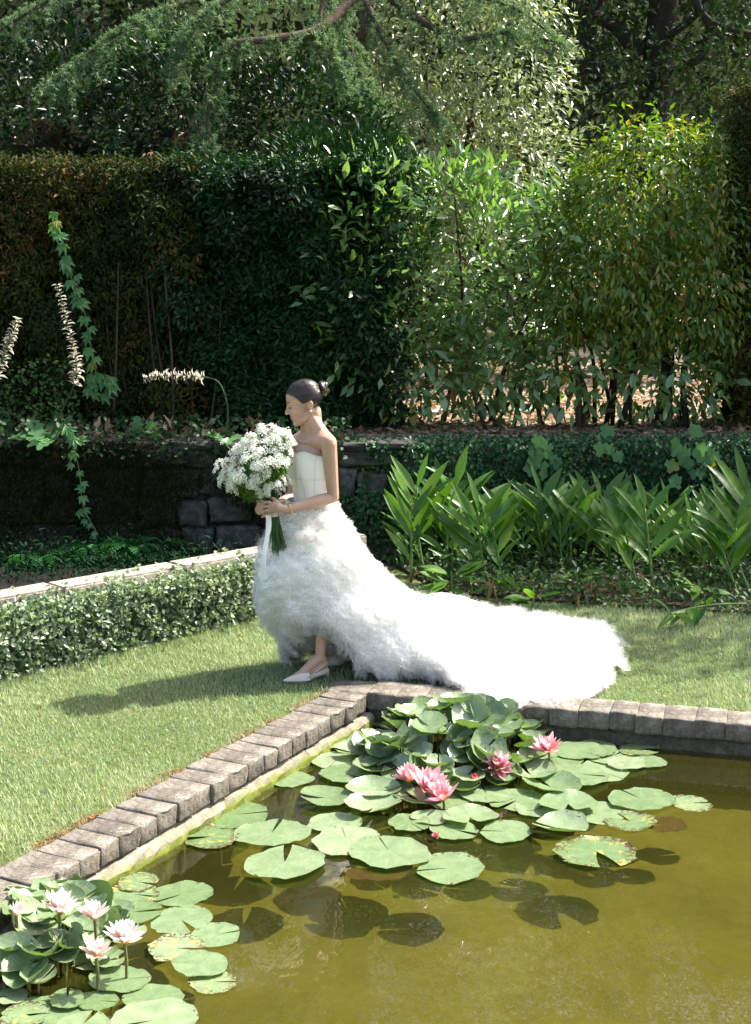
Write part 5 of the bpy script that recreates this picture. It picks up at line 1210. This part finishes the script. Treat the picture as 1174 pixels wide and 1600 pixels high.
# skirt and train: meridians from waist to hem (photo pixel, distance)
MER = [
 [(527, 782, 8.15), (546, 806, 8.15), (572, 838, 8.16), (601, 873, 8.17), (638, 913, 8.2), (690, 953, 8.28), (745, 978, 8.38), (845, 962, 8.5), (935, 972, 8.4), (972, 1012, 8.3)],
 [(524, 780, 8.18), (544, 806, 8.2), (570, 838, 8.23), (599, 873, 8.27), (634, 912, 8.35), (684, 948, 8.48), (738, 972, 8.58), (845, 952, 8.62), (925, 958, 8.55), (960, 985, 8.5)],
 [(521, 778, 8.21), (540, 806, 8.24), (566, 838, 8.3), (594, 873, 8.37), (630, 908, 8.5), (678, 938, 8.68), (735, 962, 8.78), (840, 962, 8.78), (900, 975, 8.75), (930, 990, 8.72)],
 [(512, 776, 8.24), (530, 806, 8.28), (553, 840, 8.35), (580, 876, 8.43), (615, 908, 8.58), (660, 930, 8.8), (704, 929, 8.9), (770, 950, 8.95), (830, 962, 8.97), (860, 978, 9.0)],
 [(488, 775, 8.26), (492, 810, 8.33), (498, 850, 8.40), (508, 890, 8.46), (520, 930, 8.50), (535, 965, 8.52), (548, 985, 8.5), (556, 1000, 8.5), (562, 1010, 8.5), (566, 1018, 8.5)],
 [(468, 775, 8.25), (455, 810, 8.32), (445, 850, 8.38), (445, 890, 8.42), (455, 930, 8.44), (465, 965, 8.44), (475, 995, 8.42), (485, 1015, 8.42), (490, 1025, 8.40), (495, 1032, 8.40)],
 [(452, 776, 8.20), (432, 808, 8.24), (412, 850, 8.27), (402, 890, 8.29), (402, 925, 8.3), (410, 960, 8.3), (422, 990, 8.3), (432, 1012, 8.3), (440, 1030, 8.28), (446, 1040, 8.27)],
 [(447, 780, 8.14), (424, 815, 8.12), (403, 858, 8.1), (393, 900, 8.09), (395, 930, 8.08), (404, 960, 8.08), (418, 980, 8.1), (432, 992, 8.12), (445, 1002, 8.12), (455, 1008, 8.12)],
 [(460, 784, 8.07), (442, 818, 8.0), (427, 858, 7.96), (420, 900, 7.93), (424, 930, 7.92), (434, 955, 7.92), (448, 972, 7.93), (460, 982, 7.94), (470, 988, 7.95), (478, 991, 7.96)],
 [(483, 787, 8.04), (480, 822, 7.97), (478, 862, 7.92), (480, 900, 7.90), (484, 930, 7.89), (490, 955, 7.89), (497, 973, 7.9), (502, 984, 7.91), (507, 991, 7.92), (510, 996, 7.93)],
 [(500, 787, 8.05), (512, 825, 7.98), (522, 868, 7.93), (532, 910, 7.90), (540, 950, 7.88), (548, 985, 7.87), (554, 1010, 7.86), (559, 1030, 7.86), (563, 1045, 7.87), (566, 1054, 7.88)],
 [(511, 786, 8.07), (532, 822, 8.02), (556, 865, 7.98), (580, 910, 7.95), (604, 955, 7.92), (625, 995, 7.90), (640, 1025, 7.89), (650, 1043, 7.89), (656, 1052, 7.9), (660, 1058, 7.91)],
 [(518, 785, 8.1), (540, 815, 8.07), (568, 855, 8.05), (600, 900, 8.03), (636, 945, 8.0), (672, 990, 7.93), (705, 1030, 7.8), (730, 1060, 7.66), (745, 1080, 7.56), (752, 1090, 7.5)],
 [(523, 784, 8.12), (545, 812, 8.11), (573, 846, 8.1), (606, 886, 8.1), (650, 932, 8.1), (715, 975, 8.07), (785, 1018, 7.92), (845, 1058, 7.7), (880, 1088, 7.52), (888, 1100, 7.45)],
 [(525, 783, 8.14), (547, 808, 8.14), (574, 841, 8.14), (606, 878, 8.15), (648, 922, 8.17), (718, 965, 8.18), (815, 998, 8.12), (905, 1025, 8.02), (950, 1048, 7.9), (955, 1066, 7.85)],
]
MW = np.array([[tuple(P(*k)) for k in m_] for m_ in MER]); MW[:, :, 2] = np.maximum(MW[:, :, 2], .012)
for q in (0, 1, 2, len(MW) - 1, len(MW) - 2): MW[q, 5:, 2] *= np.array([.86, .76, .84, .88, .8])
MW[:4, 1:5, 0] -= .03; MW[-2:, 1:5, 0] -= .02
def catmull(K, u, periodic):
    n = len(K); i = np.floor(u).astype(int); t = (u - i)[:, None, None] if K.ndim == 3 else (u - i)[:, None]
    g = (lambda q: K[q % n]) if periodic else (lambda q: K[np.clip(q, 0, n - 1)])
    a, b, c, d_ = g(i - 1), g(i), g(i + 1), g(i + 2)
    return .5 * (2 * b + (c - a) * t + (2 * a - 5 * b + 4 * c - d_) * t ** 2 + (-a + 3 * b - 3 * c + d_) * t ** 3)
NU, NV = 420, 190
A1 = catmull(MW, np.arange(NU) * len(MW) / NU, True)
S = np.swapaxes(catmull(np.swapaxes(A1, 0, 1), np.linspace(0, MW.shape[1] - 1.0001, NV), False), 0, 1)      # (NU, NV, 3)
dU = np.roll(S, -1, 0) - np.roll(S, 1, 0); dV = np.gradient(S, axis=1)
Nn = np.cross(dV, dU); Nn /= np.linalg.norm(Nn, axis=2, keepdims=True) + 1e-9
cen = np.array([BASE.x, BASE.y, 0]); 
if (Nn[:, 5] * (S[:, 5] - np.array([BASE.x, BASE.y, 1]))).sum() < 0: Nn = -Nn
S = S - Nn * (np.interp(np.linspace(0, 1, NV), [0, .15, .5, .75, 1], [.006, .038, .042, .03, .025]))[None, :, None]
hem_j = 1.5 * (.030 * np.sin(np.arange(NU) * .37) + .022 * np.sin(np.arange(NU) * .83 + 1) + .016 * np.sin(np.arange(NU) * 1.7 + 2))[:, None, None]
S = S + unit(dV.reshape(-1, 3)).reshape(dV.shape) * hem_j * (np.clip(np.linspace(0, 1, NV) * 5 - 4, 0, 1) ** 1.5)[None, :, None]
x_, y_, z_ = S[..., 0], S[..., 1], S[..., 2]
v_ = np.linspace(0, 1, NV)[None, :]
lump_ = (np.sin(x_ * 17 + z_ * 9) * np.sin(y_ * 15 - z_ * 13) + .7 * np.sin(x_ * 31 - y_ * 27) * np.sin(z_ * 33 + x_ * 7) + .5 * np.sin(x_ * 53 + y_ * 61 + z_ * 47)) * .009 + .018 * np.sin(x_ * 9 - z_ * 11 + 2 * np.sin(y_ * 5)) * np.sin(y_ * 8 + z_ * 7 + x_ * 4) + .022 * np.clip(v_ * 2 - .8, 0, 1) * np.sin(y_ * 19 + 3 * np.sin(x_ * 3.1)) * np.clip(1 - z_, 0, 1)
rowp = .0022 * np.sin(v_ * 2 * np.pi * 30 + 3.5 * np.sin(x_ * 9 + y_ * 7) + 2.5 * np.sin(x_ * 23 - z_ * 17 + y_ * 13)) + .005 * np.sin(x_ * 71 + z_ * 63) * np.sin(y_ * 67 - z_ * 59) + .016 * np.clip(v_ * 2 - 1, 0, 1) * np.sin(x_ * 14 + 4 * np.sin(y_ * 6)) * np.sin(y_ * 13 + x_ * 5)
S2 = S + Nn * ((lump_ + rowp) * np.clip(v_ * 6, 0.1, 1))[..., None]; S2[..., 2] = np.maximum(S2[..., 2], .006)
Bq = np.array(BASE)
idx = np.arange(NU * NV).reshape(NU, NV)
q4 = np.stack([idx[:, :-1], idx[:, 1:], np.roll(idx, -1, 0)[:, 1:], np.roll(idx, -1, 0)[:, :-1]], -1).reshape(-1, 4)
skm = np_mesh('skirt', S2.reshape(-1, 3) - Bq, q4, M['tulle'], None, True)
sk = link('skirt', skm, pr)
# the frills that cover it
area = (np.linalg.norm(np.cross(dU, dV), axis=2)); wgt = (area / area.sum()).ravel()
nF = 14000
ii = rng.choice(NU * NV, nF, p=wgt); iu, iv = ii // NV, ii % NV
fu = rng.random(nF)[:, None]; fv = rng.random(nF)[:, None]
P0 = S2[iu, iv]; Pu = S2[(iu + 1) % NU, iv]; Pv = S2[iu, np.minimum(iv + 1, NV - 1)]
pos = P0 + (Pu - P0) * fu + (Pv - P0) * fv
nr = Nn[iu, iv]; dn = unit(dV[iu, iv]); su = unit(dU[iu, iv])
rowt = np.sin(pos[:, 0] * 40 + pos[:, 2] * 55 + 2 * np.sin(pos[:, 1] * 9))
dd = nr * rng.uniform(.25, .9, (nF, 1)) + dn * rng.uniform(.2, .9, (nF, 1)) + rnd(nF) * .55
L_ = rng.uniform(.016, .040, nF) * (.65 + .75 * np.clip(iv / NV * 1.8, 0, 1)); W_ = L_ * rng.uniform(.6, 1.2, nF)
pos[:, 2] = np.maximum(pos[:, 2], .006)
fr_ = leaves('frills', pos - Bq, dd, rnd(nF) + su * .5, L_, W_, M['frill'], sk, fold=.25, droop=.1, wide=.75)
# fringe of finer strands standing off the surface
nS = 7000
ii = rng.choice(NU * NV, nS, p=wgt); iu, iv = ii // NV, ii % NV
pos = S2[iu, iv] + rng.normal(0, .006, (nS, 3)); pos[:, 2] = np.maximum(pos[:, 2], .004)
dd = Nn[iu, iv] * .8 + unit(dV[iu, iv]) * .5 + rnd(nS) * .6
leaves('tulle_fringe', pos - Bq, dd, rnd(nS), rng.uniform(.012, .034, nS) * (.6 + .7 * iv / NV), rng.uniform(.0015, .0035, nS), M['frill'], sk, fold=0, droop=.15, wide=.6)
# tiers of gathered ruffle running round the skirt
NT, NS = 46, 1500; RV, RF = [], []
uu = np.linspace(0, NU, NS, endpoint=False); u0 = uu.astype(int); uf = (uu - u0)[:, None]
for q in range(NT):
    vq = 3 + (NV - 6) * (q + .5) / NT + 3.2 * np.sin(uu / NU * 2 * np.pi * 5 + q * 1.7) + 1.8 * np.sin(uu / NU * 2 * np.pi * 17 + q * 2.3) + 1.2 * np.sin(uu / NU * 2 * np.pi * 41 + q * 3.1); v0 = np.clip(vq.astype(int), 0, NV - 2); vf = (vq - v0)[:, None]
    smp = lambda A: ((A[u0, v0] * (1 - uf) + A[(u0 + 1) % NU, v0] * uf) * (1 - vf) + (A[u0, v0 + 1] * (1 - uf) + A[(u0 + 1) % NU, v0 + 1] * uf) * vf)
    s0_, nn_, dv_ = smp(S2), unit(smp(Nn)), unit(smp(dV)); su_ = unit(np.roll(s0_, -1, 0) - s0_)
    arc = np.cumsum(np.linalg.norm(np.roll(s0_, -1, 0) - s0_, axis=1)); ph = 2 * np.pi * arc / .032 + 2.2 * np.sin(arc * 23 + q) + 1.3 * np.sin(arc * 61 + 2 * q)
    big = (.5 + .5 * np.clip(q / NT * 1.3, 0, 1)) * (1 + .35 * np.sin(arc * 13 + q * 2.1)); big = big[:, None]; sn, cs_ = np.sin(ph)[:, None], np.cos(ph)[:, None]
    j_ = lambda a: rng.normal(0, a, (NS, 3))
    r0 = s0_ + nn_ * .001 + dv_ * .004 * sn
    r1 = s0_ + big * (nn_ * (.013 + .005 * sn) + dv_ * (.010 + .004 * cs_) + su_ * .004 * cs_) + j_(.0015)
    r2 = s0_ + big * (nn_ * (.021 + .010 * sn) + dv_ * (.022 + .007 * cs_) + su_ * .006 * cs_) + j_(.004)
    b = len(RV) * NS; RV += [r0, r1, r2]; i_ = np.arange(NS); k2 = (i_ + 1) % NS
    RF += [np.stack([b + i_, b + k2, b + NS + k2, b + NS + i_], 1), np.stack([b + NS + i_, b + NS + k2, b + 2 * NS + k2, b + 2 * NS + i_], 1)]
RV = np.concatenate(RV); RV[:, 2] = np.maximum(RV[:, 2], .005)
link('ruffles', np_mesh('ruffles', RV - Bq, np.concatenate(RF), M['ruffle'], None, True), sk, kind='stuff')
# longer ruffle strands along the hem and the crests of the train
wg2 = wgt.reshape(NU, NV) * (np.linspace(0, 1, NV)[None, :] > .62); wg2 = (wg2 / wg2.sum()).ravel(); nS = 9000
ii = rng.choice(NU * NV, nS, p=wg2); iu, iv = ii // NV, ii % NV
pos = S2[iu, iv] + rng.normal(0, .004, (nS, 3)); pos[:, 2] = np.maximum(pos[:, 2], .004)
gate = np.sin(pos[:, 0] * 26 + 3 * np.sin(pos[:, 1] * 11)) > .1; pos, iu, iv = pos[gate], iu[gate], iv[gate]; nS = len(pos)
dd = Nn[iu, iv] * .9 + unit(dV[iu, iv]) * .7 + rnd(nS) * .3
leaves('hem_ruffle', pos - Bq, dd, rnd(nS), rng.uniform(.03, .06, nS), rng.uniform(.003, .007, nS), M['frill'], sk, fold=.1, droop=.1, wide=.8)
# feather tufts at the hip
for (x, y, Y) in ((470, 835, 7.93), (485, 830, 7.92), (500, 838, 7.93), (478, 812, 7.98), (455, 838, 7.96), (512, 815, 8.0), (446, 800, 8.08), (425, 835, 8.1), (410, 845, 8.12), (468, 812, 7.98), (500, 812, 7.99), (520, 806, 8.04)):
    p = np.array(at(x, y, Y)); m_ = 320
    dd = rnd(m_) * .8 + np.array([random.gauss(0, .4), -.4, -.5])
    leaves('feather_tuft', np.tile(p, (m_, 1)) + rng.normal(0, .014, (m_, 3)), dd, rnd(m_), rng.uniform(.02, .055, m_), rng.uniform(.003, .008, m_), M['frill'], sk, fold=.1, droop=.2, wide=.5)

# ------------------------------------------------------------------ bouquet in her hands
bq_loc = P(428, 798, 7.985); bq = empty('bouquet', bq_loc)
tag(bq, 'big bouquet of tiny white flowers on long green stems with white ribbon', 'bouquet')
M['floret'] = plain('white_floret', (.82, .83, .73), .6, .3, .08, 40, transl=.35); M['bstem'] = plain('bouquet_stem', (.045, .11, .025), .5, .4, .35, 20)
M['bleaf'] = LV('bouquet_leaf', [(0, (.06, .13, .03)), (1, (.16, .26, .07))], .5, .3, .35)
def umbel(seed):
    rs = random.Random(seed); vv, ff = [], []
    for i in range(34):
        r = math.sqrt((i + .5) / 34); a = i * 2.4; c = Vector((r * math.cos(a), r * math.sin(a), .55 * math.sqrt(max(0, 1.15 - r * r)) + rs.gauss(0, .16)))
        nrm = Vector((c.x * .8, c.y * .8, .7)).normalized(); t1 = nrm.orthogonal().normalized(); t2 = nrm.cross(t1); s = rs.uniform(.14, .24); b = len(vv); k = 5
        vv.append(tuple(c + nrm * .03)); ph = rs.uniform(0, 6)
        for q in range(k):
            th = ph + 2 * math.pi * q / k; w = rs.uniform(.75, 1.15); vv.append(tuple(c + (t1 * math.cos(th) + t2 * math.sin(th)) * s * w - nrm * rs.uniform(0, .08)))
        ff += [(b, b + 1 + q, b + 1 + (q + 1) % k) for q in range(k)]
    return mesh('flower_head', vv, ff, M['floret'])
um = [umbel(s) for s in range(4)]
bcn = P(404, 725, 7.97); ax1 = (P(372, 690, 7.97) - P(428, 790, 7.97)).normalized()
heads = []
cnt = 0
while cnt < 225:
    d_ = Vector(tuple(rnd(1)[0])); 
    if d_.dot((bq_loc - bcn).normalized()) > .78: continue
    q = bcn + Vector((d_.x * .195, d_.y * .165, d_.z * .165)) * random.uniform(.72, 1.04) + Vector((0, 0, .02))
    q += Vector((d_.z * .045, 0, d_.x * .055))                # the head of the bunch leans up to the right
    o_ = (q - bq_loc).normalized()
    nrm = (d_ + o_ * .9 + Vector((random.gauss(0, .25), random.gauss(0, .25), .2))).normalized(); s = random.uniform(.022, .034)
    link('flower_head', random.choice(um), bq, q - bq_loc, nrm.to_track_quat('Z', 'Y').to_euler(), s); heads.append(q); cnt += 1
for i in range(60):
    a = random.uniform(0, 6.28); u = random.uniform(.35, .75)
    q = bq_loc.lerp(bcn + Vector((math.cos(a) * .19, math.sin(a) * .16, 0)), u) + Vector((random.gauss(0, .012), 0, .0))
    link('flower_head', random.choice(um), bq, q - bq_loc, (Vector((math.cos(a), math.sin(a), .3))).to_track_quat('Z', 'Y').to_euler(), random.uniform(.017, .026))
for (x, y) in ((352, 692), (343, 724), (348, 752), (372, 700), (425, 668), (445, 676), (360, 765), (340, 735), (408, 668)):
    q = P(x, y, 7.96); link('flower_head', random.choice(um), bq, q - bq_loc, ((q - bq_loc).normalized()).to_track_quat('Z', 'Y').to_euler(), .03); heads.append(q)
for i, q in enumerate(random.sample(heads, 110)):
    foot_ = P(434 + random.gauss(0, 7), 856 + random.gauss(0, 6), 7.99 + random.gauss(0, .02)); grip = bq_loc + Vector((random.gauss(0, .012), random.gauss(0, .012), 0))
    pts = curve_pts([foot_, grip, grip.lerp(q, .5) + Vector((random.gauss(0, .01),) * 3), q], 8)
    MB().tube(pts - np.array(bq_loc), .0024, 4, False).build('flower_stem', M['bstem'], bq)
n = 2600
k_ = rng.integers(0, len(heads), n); hh = np.array([tuple(q) for q in heads])[k_]; u = rng.uniform(.45, .95, n)[:, None]
pos = np.array(bq_loc) * (1 - u) + hh * u + rng.normal(0, .012, (n, 3))
leaves('greenery', pos - np.array(bq_loc), rnd(n) + unit(hh - np.array(bq_loc)) * .8, rnd(n), rng.uniform(.012, .035, n), rng.uniform(.004, .009, n), M['bleaf'], bq)
def ribbon(x0, y0, x1, y1, Y, w, parent):
    a, b = P(x0, y0, Y), P(x1, y1, Y - .02); V_ = []
    for i in range(15):
        t = i / 14; c = a.lerp(b, t) + Vector((.006 * math.sin(t * 7), .012 * math.sin(t * 5 + 1), 0)); tw = .5 * math.sin(t * 4)
        s_ = Vector((math.cos(tw), math.sin(tw), 0)) * w * (.6 + .5 * t); V_ += [c - s_ - bq_loc, c + s_ * 0 - bq_loc + Vector((0, -.003, 0)), c + s_ - bq_loc]
    me = mesh('ribbon', V_, [f for i in range(14) for f in ((3 * i, 3 * i + 1, 3 * i + 4, 3 * i + 3), (3 * i + 1, 3 * i + 2, 3 * i + 5, 3 * i + 4))], M['satin'], True)
    o = link('ribbon', me, parent)
ribbon(418, 806, 412, 905, 7.86, .016, bq); ribbon(421, 806, 417, 870, 7.88, .012, bq)
wr = MB(); wr.tube([bq_loc + Vector((0, 0, z)) - bq_loc for z in (-.03, -.01, .01, .03)], [.032, .031, .031, .033], 16, False); wr.build('ribbon_wrap', M['satin'], bq, True)
